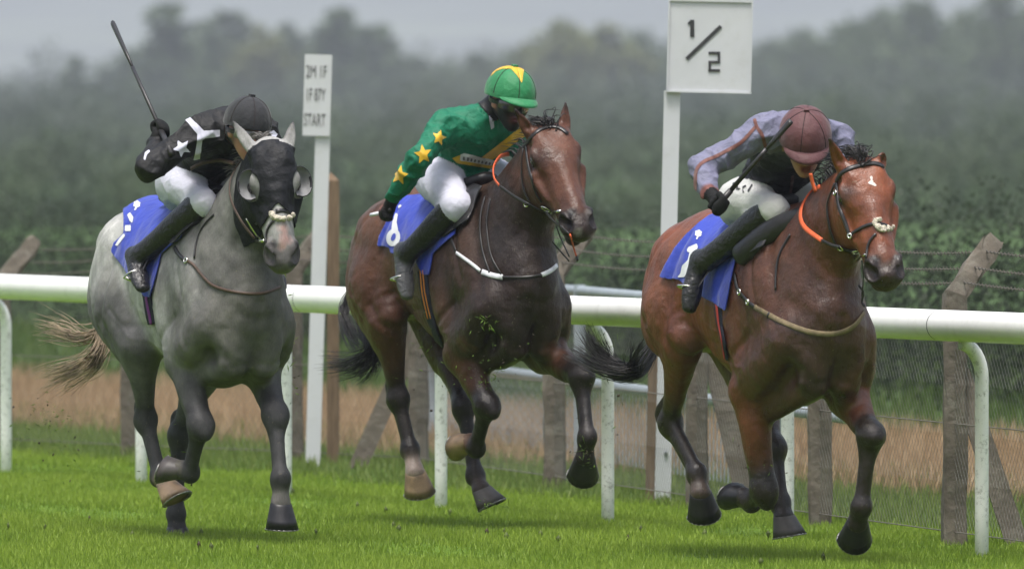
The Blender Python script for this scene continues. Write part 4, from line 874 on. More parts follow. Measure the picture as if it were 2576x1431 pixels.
# ---------------------------------------------------------------- cutting cloth, straps and print to the shape of what carries them
def tri(q): return np.vstack([q[:, [0, 1, 2]], q[:, [0, 2, 3]]]) if q.shape[1] == 4 else q
def clip(v, t, sd):
    """keep the part of a triangle mesh where sd < 0, cut exactly along sd = 0"""
    ins = sd < 0; n = ins[t].sum(1); V_ = [v]; T_ = [t[n == 3]]; k = len(v); cache = {}
    nv = []; nf = []
    for f in t[(n == 1) | (n == 2)]:
        ids = [int(x) for x in f]; inn = [ins[i] for i in ids]
        for r_ in range(3):
            a, b, c = ids[r_], ids[(r_ + 1) % 3], ids[(r_ + 2) % 3]
            if inn[r_] and not inn[(r_ + 1) % 3] and not inn[(r_ + 2) % 3]: case = 1; break
            if not inn[r_] and inn[(r_ + 1) % 3] and inn[(r_ + 2) % 3]: case = 2; break
        def mid(i, j):
            nonlocal k
            key_ = (min(i, j), max(i, j))
            if key_ not in cache:
                u = sd[i] / (sd[i] - sd[j]); nv.append(v[i] + (v[j] - v[i]) * u); cache[key_] = k; k += 1
            return cache[key_]
        p, q_ = mid(a, b), mid(a, c)
        if case == 1: nf.append((a, p, q_))
        else: nf += [(p, b, c), (p, c, q_)]
    allv = np.vstack([v, np.array(nv)]) if nv else v
    allt = np.vstack([T_[0], np.array(nf, int)]) if nf else T_[0]
    used = np.unique(allt); mp = np.full(len(allv), -1); mp[used] = np.arange(len(used))
    return allv[used], mp[allt]
def poly_sd(P, poly):
    """signed distance to a polygon in picture units (negative inside)"""
    poly = np.array(poly, float); n = len(poly); d = np.full(len(P), 1e9); ins = np.zeros(len(P), bool)
    for i in range(n):
        a, b = poly[i], poly[(i + 1) % n]; e = b - a; w = P - a; t = np.clip((w @ e) / (e @ e + 1e-12), 0, 1)
        d = np.minimum(d, np.linalg.norm(w - t[:, None] * e, axis=1))
        c = ((a[1] > P[:, 1]) != (b[1] > P[:, 1])) & (P[:, 0] < (b[0] - a[0]) * (P[:, 1] - a[1]) / (b[1] - a[1] + 1e-12) + a[0]); ins ^= c
    return np.where(ins, -d, d)
def to_px(fr, v):
    M = np.array(fr.M); w = v @ M[:3, :3].T + M[:3, 3]; return np.stack([CX + FP * w[:, 0] / w[:, 1], YH + FP * (EYE - w[:, 2]) / w[:, 1]], 1)
def tnormals(v, t):
    fn = np.cross(v[t[:, 1]] - v[t[:, 0]], v[t[:, 2]] - v[t[:, 0]])
    N = np.stack([sum(np.bincount(t[:, i], fn[:, j], len(v)) for i in range(3)) for j in range(3)], 1); return N / (np.linalg.norm(N, axis=1)[:, None] + 1e-12)
def front_part(fr, v, t, N=None, lim=0.05):
    fn = np.cross(v[t[:, 1]] - v[t[:, 0]], v[t[:, 2]] - v[t[:, 0]]); c = v[t].mean(1); vd = c - fr.eye
    return t[(fn * vd).sum(1) < -lim * np.linalg.norm(fn, axis=1) * np.linalg.norm(vd, axis=1)]
def visible(fr, v, t, bvh, tol=.02):
    """drop triangles that something of the same surface hides from the photographer's side"""
    c = v[t].mean(1); keep = np.ones(len(t), bool)
    for i, p in enumerate(c):
        d = p - fr.eye; L_ = np.linalg.norm(d); r = bvh.ray_cast(Vector(fr.eye), Vector(d / L_))
        if r[0] is not None and r[3] < L_ - tol: keep[i] = False
    return t[keep]
def decal(name, fr, v, t, poly, mat, parent, off=.003, bvh=None, rough=0):
    N = tnormals(v, t); px = to_px(fr, v); poly = np.array(poly, float); lo, hi = poly.min(0) - 12, poly.max(0) + 12
    tt = front_part(fr, v, t); m = ((px[tt] > lo) & (px[tt] < hi)).all((1, 2)); tt = tt[m]
    if bvh is not None and len(tt): tt = visible(fr, v, tt, bvh)
    if not len(tt): return None
    u = np.unique(tt); mp = np.full(len(v), -1); mp[u] = np.arange(len(u)); v2, t2 = v[u] + N[u] * off, mp[tt]
    sd = poly_sd(px[u], poly)
    if rough: sd = sd + rough * np.array([mnoise.noise(Vector((*(p * .35), 0))) for p in px[u]])
    v3, t3 = clip(v2, t2, sd)
    if not len(t3): return None
    cp = components(t3, len(v3)); ids, cnt = np.unique(cp[t3[:, 0]], return_counts=True); first = None
    for i_ in ids[np.argsort(-cnt)]:                            # each separate piece of print is its own object
        ts = t3[cp[t3[:, 0]] == i_]
        if len(ts) < 4 and first is not None: continue
        uu = np.unique(ts); m2 = np.full(len(v3), -1); m2[uu] = np.arange(len(uu)); o = link(name, mesh_np(name, v3[uu], m2[ts]), mat, parent); first = first or o
    return first
def components(t, nv):
    lab = np.arange(nv)
    for _ in range(400):
        m = lab[t].min(1); new = lab.copy()
        for i in range(3): np.minimum.at(new, t[:, i], m)
        new = new[new]
        if (new == lab).all(): break
        lab = new
    return lab
def ribbon(pts, nrmls, width, thick=.003):
    """flat strap lying on a surface"""
    pts = [np.array(p) for p in pts]; m = MB(); n = len(pts); vs = []
    wd = [width] * n if np.isscalar(width) else width
    for i in range(n):
        t = nrm(pts[min(i + 1, n - 1)] - pts[max(i - 1, 0)]); u = nrm(nrmls[i] - t * np.dot(nrmls[i], t)); w = np.cross(t, u) * wd[i] / 2
        vs += [pts[i] - w, pts[i] + w, pts[i] + w * .8 + u * thick, pts[i] - w * .8 + u * thick]
    fs = [(i * 4 + j, i * 4 + (j + 1) % 4, i * 4 + 4 + (j + 1) % 4, i * 4 + 4 + j) for i in range(n - 1) for j in range(4)]
    fs += [(3, 2, 1, 0), (n * 4 - 4, n * 4 - 3, n * 4 - 2, n * 4 - 1)]
    m.add(vs, fs); return m
def strap(name, key, pts, width, mat, parent, thick=.004, step=7.0, off=.002, bvh=None):
    fr = HORSES[key]['F']; bvh = BV[key] if bvh is None else bvh
    P = catmull(np.array(pts, float), 6); L_ = np.concatenate([[0], np.cumsum(np.linalg.norm(np.diff(P, axis=0), axis=1))])
    n = max(int(L_[-1] / step), 3); S = np.linspace(0, L_[-1], n); Q = np.stack([np.interp(S, L_, P[:, i]) for i in range(2)], 1)
    ps, ns = [], []
    for q in Q:
        h = fr.hit(bvh, *q, off=off)
        if h is None: continue
        ps.append(h[0]); ns.append(h[1])
    if len(ps) < 2: return None
    ps = np.array(ps); ns = np.array(ns)
    for _ in range(2):
        ps[1:-1] = ps[1:-1] * .5 + (ps[:-2] + ps[2:]) * .25; ns[1:-1] = ns[1:-1] * .4 + (ns[:-2] + ns[2:]) * .3
    return ribbon(ps + np.array([nrm(n_) for n_ in ns]) * .002, ns, width, thick).build(name, mat, parent, True)

LEATHER = plain('black_leather', (.018, .016, .016), .38, spec=.5, var=.3, scale=60)
BROWNL = plain('brown_leather', (.075, .045, .032), .5, var=.25, scale=50)
STEEL = plain('bit_steel', (.62, .61, .57), .25, metal=1.0, var=.1)
ORANGE = plain('orange_rubber', (.62, .11, .035), .5, var=.1, bump=.3, bscale=300)
BLUE = plain('blue_cloth', (.016, .038, .34), .62, sheen=.2, var=.22, scale=9, bump=.5, bscale=26)
CLOTHW = plain('printed_white', (.66, .67, .70), .6, var=.06)
FLEECE = plain('sheepskin', (.52, .47, .38), .95, var=.3, scale=120, bump=.8, bscale=160)
GIRTHM = plain('navy_webbing', (.012, .014, .026), .7, var=.2, bump=.3, bscale=200)
HOOFM = {'dark': plain('dark_hoof', (.013, .012, .013), .4, spec=.4, var=.35, scale=14, stretch=(6, 6, 1)), 'pale': plain('pale_hoof', (.27, .185, .115), .5, var=.35, scale=14, dirt=(.06, .045, .03), dirt_amt=.9), 'grey': plain('grey_hoof', (.075, .066, .062), .5, var=.4, scale=14)}
HC = {'L': dict(LF='dark', RF='grey', LH='dark', RH='pale'), 'M': dict(LF='dark', RF='pale', LH='grey', RH='pale'), 'R': dict(LF='dark', RF='dark', LH='grey', RH='dark')}
PLATE = plain('racing_plate', (.34, .33, .31), .45, metal=.8, var=.4, scale=60, dirt=(.03, .03, .02), dirt_amt=.9)
LIDM = plain('eyelid_skin', (.022, .018, .017), .5, var=.3)
EYEM = plain('dark_eye', (.012, .008, .006), .08, spec=.6, var=.1, coat=1.0)
for key in 'LMR':
    P = HORSES[key]; poll, hx, hn, side, Lh = P['hf']
    for lg in ('LF', 'RF', 'LH', 'RH'): P['hoof' + lg].data.materials.append(HOOFM[HC[key][lg]]); P['shoe' + lg].data.materials.append(PLATE)
    for s_ in (1, -1):
        hs_ = P.get('hs', 1.0); e0 = poll + hx * P.get('te', .25) * Lh - hn * .052 * hs_ + side * s_ * .25; hh = BV[key].ray_cast(Vector(e0), Vector(-side * s_))
        if hh[0] is None: continue
        c_ = np.array(hh[0]) - side * s_ * .004; e_out = nrm(np.array(hh[1]) * .7 + side * s_ * .3)
        m = MB(); rows = []; u1 = nrm(hx - e_out * np.dot(hx, e_out)); u2 = np.cross(e_out, u1)
        for i in range(7):
            for j in range(12):
                a, b = math.pi * i / 6, 2 * math.pi * j / 12; rows.append(c_ + e_out * .014 * math.cos(a) + (u1 * .025 * math.cos(b) + u2 * .018 * math.sin(b)) * math.sin(a))
        m.add(rows, [(i * 12 + j, i * 12 + (j + 1) % 12, (i + 1) * 12 + (j + 1) % 12, (i + 1) * 12 + j) for i in range(6) for j in range(12)]); ey = m.build('eye', EYEM, P['root'], True)
        m = MB(); m.tube([c_ + e_out * .003 + u1 * .029 * math.cos(a) + u2 * .021 * math.sin(a) for a in np.linspace(0, 2 * math.pi, 19)], .0052, 7, cap=False); m.build('eyelid', LIDM, ey, True)

# ---------------------------------------------------------------- hair: manes and tails
def hair(name, strands, mat, parent):
    """strands: (list of points, root radius); each a tapering three-sided lock"""
    vs = []; fs = []
    for pts, r0 in strands:
        P_ = catmull(np.array(pts, float), 4); n = len(P_); k = len(vs); ph = rng.uniform(0, 6.28)
        for i in range(n):
            t = nrm(P_[min(i + 1, n - 1)] - P_[max(i - 1, 0)]); u = nrm(np.cross(t, (.3, .5, .81))); w = np.cross(t, u); r_ = r0 * (1 - i / (n - 1)) ** .6 + .0004
            for j in range(3): a = ph + j * 2.094; vs.append(P_[i] + r_ * (u * math.cos(a) + w * math.sin(a)))
        for i in range(n - 1):
            for j in range(3): fs.append((k + i * 3 + j, k + i * 3 + (j + 1) % 3, k + i * 3 + 3 + (j + 1) % 3, k + i * 3 + 3 + j))
    return link(name, mesh_np(name, np.array(vs), np.array(fs)), mat, parent)
HAIRB = plain('black_hair', (.016, .014, .014), .45, var=.4, scale=20)
HAIRG = plain('flaxen_hair', (.27, .205, .14), .6, var=.5, scale=14)
def tail(key, paths, n, spread, r0, mat):
    """paths: picture points (px, py, l) from dock to tip"""
    fr = HORSES[key]['F']; dz = HORSES[key].get('dz', 0); out = []
    for path in paths:
        loc = [np.array([-1.64, 0, 1.33 + dz])] + [fr.at(*p) for p in path]
        for i in range(n):
            o = rng.normal(0, 1, 3); k = len(loc); cut = rng.uniform(.75, 1.0)
            pts = [p + o * spread * (j / (k - 1)) ** 1.1 + rng.normal(0, spread * .35, 3) * (j / (k - 1)) for j, p in enumerate(loc)]
            pts[-1] = pts[-2] + (pts[-1] - pts[-2]) * cut
            out.append((pts, r0 * rng.uniform(.6, 1.3)))
    return hair('tail', out, mat, HORSES[key]['root'])
tail('L', [[(262, 760, .02), (258, 850, .0), (225, 905, -.06), (160, 935, -.12), (100, 960, -.15)], [(262, 760, .02), (250, 830, 0), (205, 850, -.05), (150, 832, -.1), (100, 826, -.13)], [(262, 760, .02), (262, 860, 0), (235, 920, -.05), (190, 945, -.08), (150, 968, -.1)]], 60, .035, .0026, HAIRG)
tail('M', [[(905, 700, .02), (900, 790, 0), (935, 870, -.05), (880, 905, -.12), (812, 910, -.18)], [(905, 700, .02), (910, 820, 0), (940, 890, -.04), (900, 930, -.1), (845, 940, -.15)], [(905, 700, .02), (880, 740, -.02), (865, 790, -.06), (885, 850, -.08), (915, 880, -.1)], [(905, 700, .02), (915, 830, 0), (945, 895, -.03), (930, 930, -.06), (905, 955, -.08)]], 60, .024, .0027, HAIRB)
tail('R', [[(1660, 760, .05), (1640, 880, .0), (1590, 930, -.15), (1520, 925, -.25), (1440, 880, -.33)], [(1660, 760, .05), (1640, 890, .0), (1600, 945, -.12), (1540, 935, -.2), (1430, 870, -.34)], [(1660, 760, .05), (1640, 880, .0), (1585, 925, -.15), (1510, 890, -.25), (1470, 825, -.3)], [(1660, 760, .05), (1640, 880, .0), (1600, 930, -.12), (1595, 900, -.15), (1615, 860, -.18)], [(1660, 760, .05), (1640, 870, .0), (1580, 930, -.15), (1530, 900, -.22), (1500, 850, -.28)]], 64, .022, .0028, HAIRB)
def mane(key, n, mat, up=.06, back=.05, length=.16):
    P = HORSES[key]; fr = P['F']; poll, hx, hn, side, Lh = P['hf']; bvh = BV[key]; out = []
    wth = np.array([-.22, 0, 1.75]); a0 = poll + np.array([-.02, 0, .05])
    for i in range(n):
        t = rng.uniform(0, 1) ** 2.6 * .8 + (.2 if key == 'L' else 0); x = a0 * (1 - t) + (np.array([-.20, 0, 1.9])) * t
        h = bvh.ray_cast(Vector((x[0], rng.normal(0, .008), 2.6)), Vector((0, 0, -1)))
        if h[0] is None: continue
        b0 = np.array(h[0]) - np.array([0, 0, .006]); L_ = length * rng.uniform(.5, 1.1); sd_ = rng.choice([-1, 1], p=[.35, .65]); k = rng.uniform(0, 1)
        p1 = b0 + np.array([-back * k, sd_ * .02, up * rng.uniform(.5, 1.1)]); p2 = p1 + np.array([-back * (1 + k), sd_ * rng.uniform(.02, .08), rng.uniform(-.05, .02)]) * (L_ / .16)
        out.append(([b0, p1, p2], .0035 * rng.uniform(.7, 1.4)))
    for i in range(36 if key != 'L' else 0):                                           # forelock between the ears
        b0 = poll + hx * rng.uniform(-.01, .05) - hn * rng.uniform(-.01, .05) + side * rng.normal(0, .018)
        p1 = b0 + hn * .03 + np.array([-.03, 0, .05]) * rng.uniform(.2, 1.2) + side * rng.normal(0, .02); p2 = p1 + np.array([-.06, 0, -.01]) * rng.uniform(.3, 1.3) + side * rng.normal(0, .04)
        out.append(([b0, p1, p2], .0035))
    return hair('mane', out, mat, P['root'])
mane('L', 160, plain('grey_hair', (.14, .13, .12), .6, var=.4), .03, .03, .1); mane('M', 230, HAIRB, .03, .035, .10); mane('R', 230, HAIRB, .045, .04, .11)
# ---------------------------------------------------------------- saddle cloths, saddles, girths
def circle_px(x, y, rx, ry=None, n=18, rot=0, wob=0):
    ry = ry or rx; c, s = math.cos(rot), math.sin(rot); out = []
    for i in range(n):
        a = 2 * math.pi * i / n; k = 1 + wob * math.sin(a * 6) ; u, w = rx * k * math.cos(a), ry * k * math.sin(a); out.append((x + u * c - w * s, y + u * s + w * c))
    return out
def star_px(x, y, r, rot=0, inner=.42, sx=1.0):
    return [(x + sx * (r if i % 2 == 0 else r * inner) * math.sin(rot + math.pi * i / 5), y - (r if i % 2 == 0 else r * inner) * math.cos(rot + math.pi * i / 5)) for i in range(10)]
def band_px(pts, w):
    P_ = catmull(np.array(pts, float), 4); n = len(P_); L_, R_ = [], []
    for i in range(n):
        t = nrm(P_[min(i + 1, n - 1)] - P_[max(i - 1, 0)]); u = np.array([-t[1], t[0]]) * w / 2; L_.append(P_[i] + u); R_.append(P_[i] - u)
    return L_ + R_[::-1]
def draped(key, poly, off, wr=.004, fl=(-1.3, -.25)):
    """sheet lying over the back, cut to the outline on the near side and mirrored on the far side"""
    P = HORSES[key]; v, q = P['vq']; t = tri(q); N = normals(v, q); m = (v[:, 0] > fl[0]) & (v[:, 0] < fl[1]) & (v[:, 2] > .75)
    tt = t[m[t].all(1)]; u = np.unique(tt); mp = np.full(len(v), -1); mp[u] = np.arange(len(u)); v2, n2, t2 = v[u], N[u], mp[tt]
    vm = v2.copy(); vm[:, 1] = -np.abs(vm[:, 1]); sd = poly_sd(to_px(P['F'], vm), poly)
    wv = np.array([mnoise.noise(Vector((p[0] * 7, p[1] * 2, p[2] * 4))) + .5 * mnoise.noise(Vector((p[0] * 16 + p[2] * 9, p[1] * 4, p[2] * 7))) for p in v2])
    flare = np.clip((1.35 - v2[:, 2]) / .5, 0, 1) * .006
    v2 = v2 + n2 * (off + wr * wv + flare)[:, None]
    return clip(v2, t2, sd)
def solid(o, th=.004):
    md = o.modifiers.new('thickness', 'SOLIDIFY'); md.thickness = th; md.offset = -1; return o
NUMLAB = {'L': 'blue number cloth on the grey horse', 'M': 'blue number cloth with a white 6 on the dark bay horse', 'R': 'blue number cloth with a white 1 on the red-brown horse'}
CPOLY = {'L': [(317, 500), (345, 484), (390, 480), (430, 486), (480, 505), (460, 600), (410, 640), (384, 747), (370, 746), (285, 633), (292, 612), (316, 590), (315, 540)],
         'M': [(1008, 499), (1096, 488), (1160, 500), (1150, 590), (1092, 640), (1084, 692), (1068, 690), (1052, 655), (988, 637), (985, 622), (953, 620), (958, 595), (975, 560), (992, 528)],
         'R': [(1735, 588), (1789, 546), (1843, 538), (1910, 560), (1880, 630), (1857, 648), (1846, 700), (1832, 782), (1806, 765), (1735, 724), (1714, 704), (1665, 700), (1681, 665), (1701, 629)]}
FPOLY = {'L': [(505, 470), (552, 488), (515, 545), (470, 590), (445, 618), (424, 608), (440, 560)], 'M': [(1160, 470), (1248, 478), (1225, 510), (1180, 560), (1125, 600), (1095, 590)], 'R': [(1900, 560), (2040, 530), (2010, 575), (1900, 640), (1866, 660), (1850, 640)]}
SADM = plain('saddle_leather', (.014, .013, .014), .42, spec=.5, var=.3, scale=30, bump=.3, bscale=40)
CV = {}
for key in 'LMR':
    P = HORSES[key]; fr = P['F']; hn_ = {'L': 'grey', 'M': 'dark bay', 'R': 'red-brown'}[key]
    v3, t3 = draped(key, CPOLY[key], .014, .007 if key != 'R' else .006); CV[key] = (v3, t3)
    cl = empty('saddle_cloth', fr.M); tag(cl, NUMLAB[key], 'saddle cloth', 'blue number cloths under the saddles')
    solid(link('cloth', mesh_np('cloth', v3, t3), BLUE, cl))
    P['cl'] = cl
    sa = empty('saddle', fr.M); tag(sa, 'small black racing saddle on the %s horse' % hn_, 'saddle', 'black racing saddles'); P['sa'] = sa
    vf, tf = draped(key, FPOLY[key], .026, .003); solid(link('saddle_flap', mesh_np('saddle_flap', vf, tf), SADM, sa), .006)
    dz = P.get('dz', 0); seat = Sweep([(-.86, 0, 1.585 + dz, .030, .12), (-.72, 0, 1.575 + dz, .028, .13), (-.52, 0, 1.60 + dz, .035, .10), (-.44, 0, 1.625 + dz, .03, .06)], k=.03)
    sv, sq, _, _ = solve([seat], .012); link('seat', mesh_np('seat', sv, sq), SADM, sa)
def dec(name, key, poly, mat, parent, off=.003, rough=0): v, t = CV[key]; return decal(name, HORSES[key]['F'], v, t, poly, mat, parent, off, None, rough)
for key, (ex, ey) in {'L': (345, 515), 'R': (1758, 588)}.items():
    dec('rose_emblem', key, circle_px(ex, ey, 8.5, 9, 24, .4, .16), CLOTHW, HORSES[key]['cl'], .003); dec('emblem_stem', key, [(ex - 5, ey + 9), (ex + 1, ey + 8), (ex - 3, ey + 15), (ex - 7, ey + 15)], CLOTHW, HORSES[key]['cl'])
for pl in ([(321, 541), (328, 535), (337, 547), (334, 562), (327, 556)], [(315, 567), (330, 567), (330, 582), (315, 582)], [(312, 588), (317, 592), (297, 619), (290, 617), (300, 601)]): dec('numeral_piece', 'L', pl, CLOTHW, HORSES['L']['cl'])
dec('numeral_six', 'M', circle_px(990.5, 598, 17.5, 22, 26, .25), CLOTHW, HORSES['M']['cl']); dec('numeral_stem', 'M', [(985, 586), (988, 560), (991, 553), (996, 536), (1002, 540), (999, 560), (1003, 578), (1000, 590)], CLOTHW, HORSES['M']['cl'], .0034)
dec('numeral_hole', 'M', circle_px(991.5, 597, 5.5, 10.5, 20, .35), BLUE, HORSES['M']['cl'], .0045)
dec('numeral_tick', 'M', [(1001, 519), (1008, 515), (1012, 519), (1004, 525)], CLOTHW, HORSES['M']['cl'])
dec('numeral_one', 'R', [(1729, 628), (1733, 622), (1754, 613), (1757, 622), (1746, 650), (1736, 673), (1723, 697), (1704, 698), (1713, 688), (1717, 668), (1731, 655), (1736, 635), (1730, 634)], CLOTHW, HORSES['R']['cl'])
GST = {'L': plain('purple_stripe', (.16, .03, .20), .6), 'M': plain('orange_stripe', (.60, .22, .03), .6), 'R': plain('red_stripe', (.42, .045, .04), .6)}
GP = {'L': [(372, 735), (377, 770), (386, 815)], 'M': [(1066, 680), (1072, 740), (1086, 800), (1108, 862)], 'R': [(1809, 765), (1814, 810), (1822, 850), (1830, 900)]}
for key in 'LMR':
    sa = HORSES[key]['sa']; gi = strap('girth', key, GP[key], .075, GIRTHM, sa, .006, 6, .004)
    pts = GP[key]
    offs_ = {'L': [0], 'M': [-3.5, 3.5], 'R': [0]}[key]
    for ox in offs_: strap('girth_stripe', key, [(x + ox, y) for x, y in (pts[:-1] if key == 'M' else pts)], .008 if key == 'M' else .02, GST[key], gi, .002, 6, .012)
if True:                                                          # padded roll at the front of the bay's saddle
    fr = HORSES['R']['F']; a, b = fr.at(1866, 640, -.235), fr.at(2030, 540, -.045); mid_ = (a + b) / 2 + np.array([0.0, -.012, .012])
    sv, sq, _, _ = solve([Sweep([(*a, .052, .040), (*mid_, .055, .045), (*b, .045, .04)], k=.03, sub=6)], .01); link('knee_roll', mesh_np('knee_roll', sv, sq), SADM, HORSES['R']['sa'])

# ---------------------------------------------------------------- bridles and breast girths (worn by the horses)
def rein(name, key, pts, rad, mat, parent, flat=.4):
    fr = HORSES[key]['F']; P_ = catmull(np.array([fr.at(*p) if len(p) == 3 else p[1] for p in pts]), 6); m = MB()
    for i, p in enumerate(P_):                                  # never inside the horse
        d = p - fr.eye; L_ = np.linalg.norm(d); d = d / L_; r_ = BV[key].ray_cast(Vector(fr.eye), Vector(d))
        if r_[0] is not None and r_[3] < L_ + rad * 1.2: P_[i] = fr.eye + d * (r_[3] - rad * 1.2)
    for _ in range(3): P_[1:-1] = P_[1:-1] * .5 + (P_[:-2] + P_[2:]) * .25; m.tube(P_, rad, 7, flat, ref=(0, 1, 0)); return m.build(name, mat, parent, True)
def ring(name, key, px, py, rpx, mat, parent, off=.012, wire=.0045, tilt=0.0):
    fr = HORSES[key]['F']; h = fr.hit(BV[key], px, py, off)
    if h is None: return
    c, n = h; u = nrm(np.cross(n, (0, 0, 1))); w = np.cross(u, n); r_ = rpx * fr.Y0 / FP; m = MB()
    pts = [c + r_ * (u * math.cos(a) + w * math.sin(a)) for a in np.linspace(0, 2 * math.pi, 21)]; m.tube(pts, wire, 6, ref=n, cap=False); return m.build(name, mat, parent, True)
BR = {}
for key in 'LMR': BR[key] = empty('bridle', None); BR[key].parent = HORSES[key]['root']
b = BR['M']
strap('browband', 'M', [(1320, 368), (1342, 341), (1367, 323), (1398, 320), (1416, 327), (1427, 338)], .022, LEATHER, b)
strap('throat_lash', 'M', [(1319, 368), (1314, 425), (1320, 477), (1334, 506)], .012, LEATHER, b)
strap('cheek_strap', 'M', [(1325, 366), (1328, 402), (1338, 446), (1350, 487), (1364, 508)], .016, LEATHER, b)
ring('bit_ring', 'M', 1376, 521, 13, STEEL, b); strap('mouth_bar', 'M', [(1384, 533), (1398, 532), (1412, 534)], .016, STEEL, b, .008)
strap('chin_strap', 'M', [(1330, 512), (1350, 522), (1372, 530)], .016, LEATHER, b); ring('buckle', 'M', 1327, 513, 6, STEEL, b)
rein('lower_strap', 'M', [(1372, 532, -.05), (1392, 556, -.05), (1416, 575, -.04), (1436, 594, -.02)], .006, LEATHER, b)
rein('orange_rein_grip', 'M', [(1280, 388, .10), (1258, 394, .0), (1242, 420, -.10), (1243, 448, -.13), (1256, 468, -.14)], .011, ORANGE, b)
rein('rein', 'M', [(1256, 468, -.14), (1290, 492, -.12), (1328, 514, -.12)], .008, LEATHER, b)
rein('hanging_rein', 'M', [(1400, 570, .02), (1410, 598, .05), (1432, 645, .06)], .008, LEATHER, b); rein('hanging_grip', 'M', [(1434, 590, .02), (1443, 622, .05), (1450, 645, .06)], .010, ORANGE, b); rein('grip_end', 'M', [(1450, 645, .06), (1453, 656, .06)], .011, LEATHER, b)
rein('loose_strap', 'M', [(1389, 608, .03), (1410, 632, .06), (1432, 657, .08)], .006, LEATHER, b)
b = BR['R']
strap('browband', 'R', [(2104, 456), (2123, 432), (2155, 419), (2184, 413), (2208, 413), (2228, 426)], .022, LEATHER, b)
strap('throat_lash', 'R', [(2102, 462), (2084, 509), (2084, 539), (2091, 582), (2103, 616)], .013, LEATHER, b)
strap('cheek_strap', 'R', [(2106, 460), (2107, 482), (2112, 521), (2129, 568), (2141, 600)], .018, LEATHER, b)
strap('noseband', 'R', [(2139, 591), (2167, 574), (2193, 564), (2225, 566), (2243, 578)], .016, LEATHER, b); strap('lower_noseband', 'R', [(2204, 588), (2186, 612), (2181, 649)], .012, LEATHER, b)
ring('bit_ring', 'R', 2155, 627, 13, STEEL, b); ring('buckle', 'R', 2117, 621, 7, STEEL, b); ring('cheek_buckle', 'R', 2106, 487, 6, STEEL, b); ring('strap_buckle', 'R', 2140, 594, 5, STEEL, b)
strap('mouth_bar', 'R', [(2152, 652), (2166, 646), (2180, 644)], .012, STEEL, b, .008); strap('chin_strap', 'R', [(2100, 618), (2118, 624), (2140, 630), (2152, 640)], .02, LEATHER, b)
rein('orange_rein_loop', 'R', [(2062, 470, .06), (2036, 486, -.02), (2014, 530, -.10), (2022, 570, -.13), (2067, 605, -.13)], .011, ORANGE, b); rein('orange_rein_end', 'R', [(2039, 437, -.10), (2044, 460, -.09), (2052, 482, -.08)], .016, ORANGE, b)
rein('rein', 'R', [(2067, 605, -.13), (2090, 616, -.12), (2112, 622, -.12)], .008, LEATHER, b)
rein('hanging_strap', 'R', [(2168, 655, .0), (2172, 700, .02), (2168, 745, .04)], .006, LEATHER, b); rein('knotted_strap', 'R', [(2160, 718, .04), (2172, 735, .05), (2168, 760, .05), (2175, 770, .05)], .007, LEATHER, b)
b = BR['L']
rein('rein', 'L', [(480, 425, -.16), (510, 410, -.12), (555, 404, -.06), (588, 412, -.04)], .010, BROWNL, b)
rein('rein_drop', 'L', [(604, 405, -.02), (580, 450, -.08), (580, 500, -.11), (606, 555, -.12), (640, 600, -.08)], .007, BROWNL, b)
strap('bit_cheek', 'L', [(622, 548), (640, 580), (657, 604)], .010, STEEL, b, .006); strap('mouth_bar', 'L', [(644, 604), (656, 605), (668, 606)], .016, STEEL, b, .01)
strap('noseband', 'L', [(645, 562), (662, 549), (681, 537)], .012, LEATHER, b); strap('lower_noseband', 'L', [(690, 556), (675, 573), (671, 595), (670, 612)], .012, LEATHER, b)
BRG = {'L': ([(440, 622), (447, 637), (466, 655)], LEATHER, .02), 'R': ([(1850, 690), (1856, 725), (1872, 748)], LEATHER, .018), 'M': ([(1128, 580), (1140, 610), (1150, 634)], LEATHER, .014)}
GREYW = plain('white_webbing', (.66, .67, .70), .6, var=.15, dirt=(.2, .18, .15), dirt_amt=.5); TANW = plain('tan_webbing', (.17, .13, .072), .75, var=.3, scale=40, dirt=(.09, .07, .05), dirt_amt=.7)
for key in 'LMR':
    bg_ = empty('breast_girth', None); bg_.parent = HORSES[key]['root']; HORSES[key]['bg'] = bg_
    strap('attachment', key, BRG[key][0], BRG[key][2], BRG[key][1], bg_)
strap('breast_strap', 'L', [(466, 655), (485, 664), (520, 705), (545, 722), (600, 736), (660, 738), (704, 722)], .014, BROWNL, HORSES['L']['bg']); ring('ring', 'L', 470, 656, 6, STEEL, HORSES['L']['bg'], .008)
strap('neck_strap', 'L', [(540, 540), (512, 570), (496, 610), (490, 650)], .009, LEATHER, HORSES['L']['bg'])
strap('breast_strap', 'M', [(1150, 636), (1185, 662), (1210, 682)], .016, GREYW, HORSES['M']['bg']); strap('breast_strap', 'M', [(1214, 684), (1240, 694), (1266, 697)], .026, GREYW, HORSES['M']['bg'])
strap('breast_strap', 'M', [(1266, 697), (1300, 698), (1330, 697), (1362, 692)], .012, LEATHER, HORSES['M']['bg']); strap('breast_strap', 'M', [(1362, 692), (1385, 682), (1399, 668)], .022, GREYW, HORSES['M']['bg'])
strap('neck_strap', 'M', [(1222, 495), (1211, 540), (1210, 590), (1218, 640), (1234, 690)], .010, LEATHER, HORSES['M']['bg']); strap('neck_strap', 'M', [(1236, 500), (1226, 560), (1236, 640), (1262, 690)], .008, LEATHER, HORSES['M']['bg'])
strap('breast_strap', 'R', [(1900, 772), (1935, 792), (1965, 808), (2020, 830), (2075, 840), (2120, 834), (2150, 816), (2172, 785)], .024, TANW, HORSES['R']['bg']); strap('keeper', 'R', [(1938, 786), (1933, 800)], .012, LEATHER, HORSES['R']['bg'], .006)
strap('attachment', 'R', [(1868, 742), (1885, 762), (1902, 774)], .022, LEATHER, HORSES['R']['bg']); ring('ring', 'R', 1863, 735, 7, STEEL, HORSES['R']['bg'], .008); ring('buckle', 'R', 1884, 760, 6, STEEL, HORSES['R']['bg'], .008)
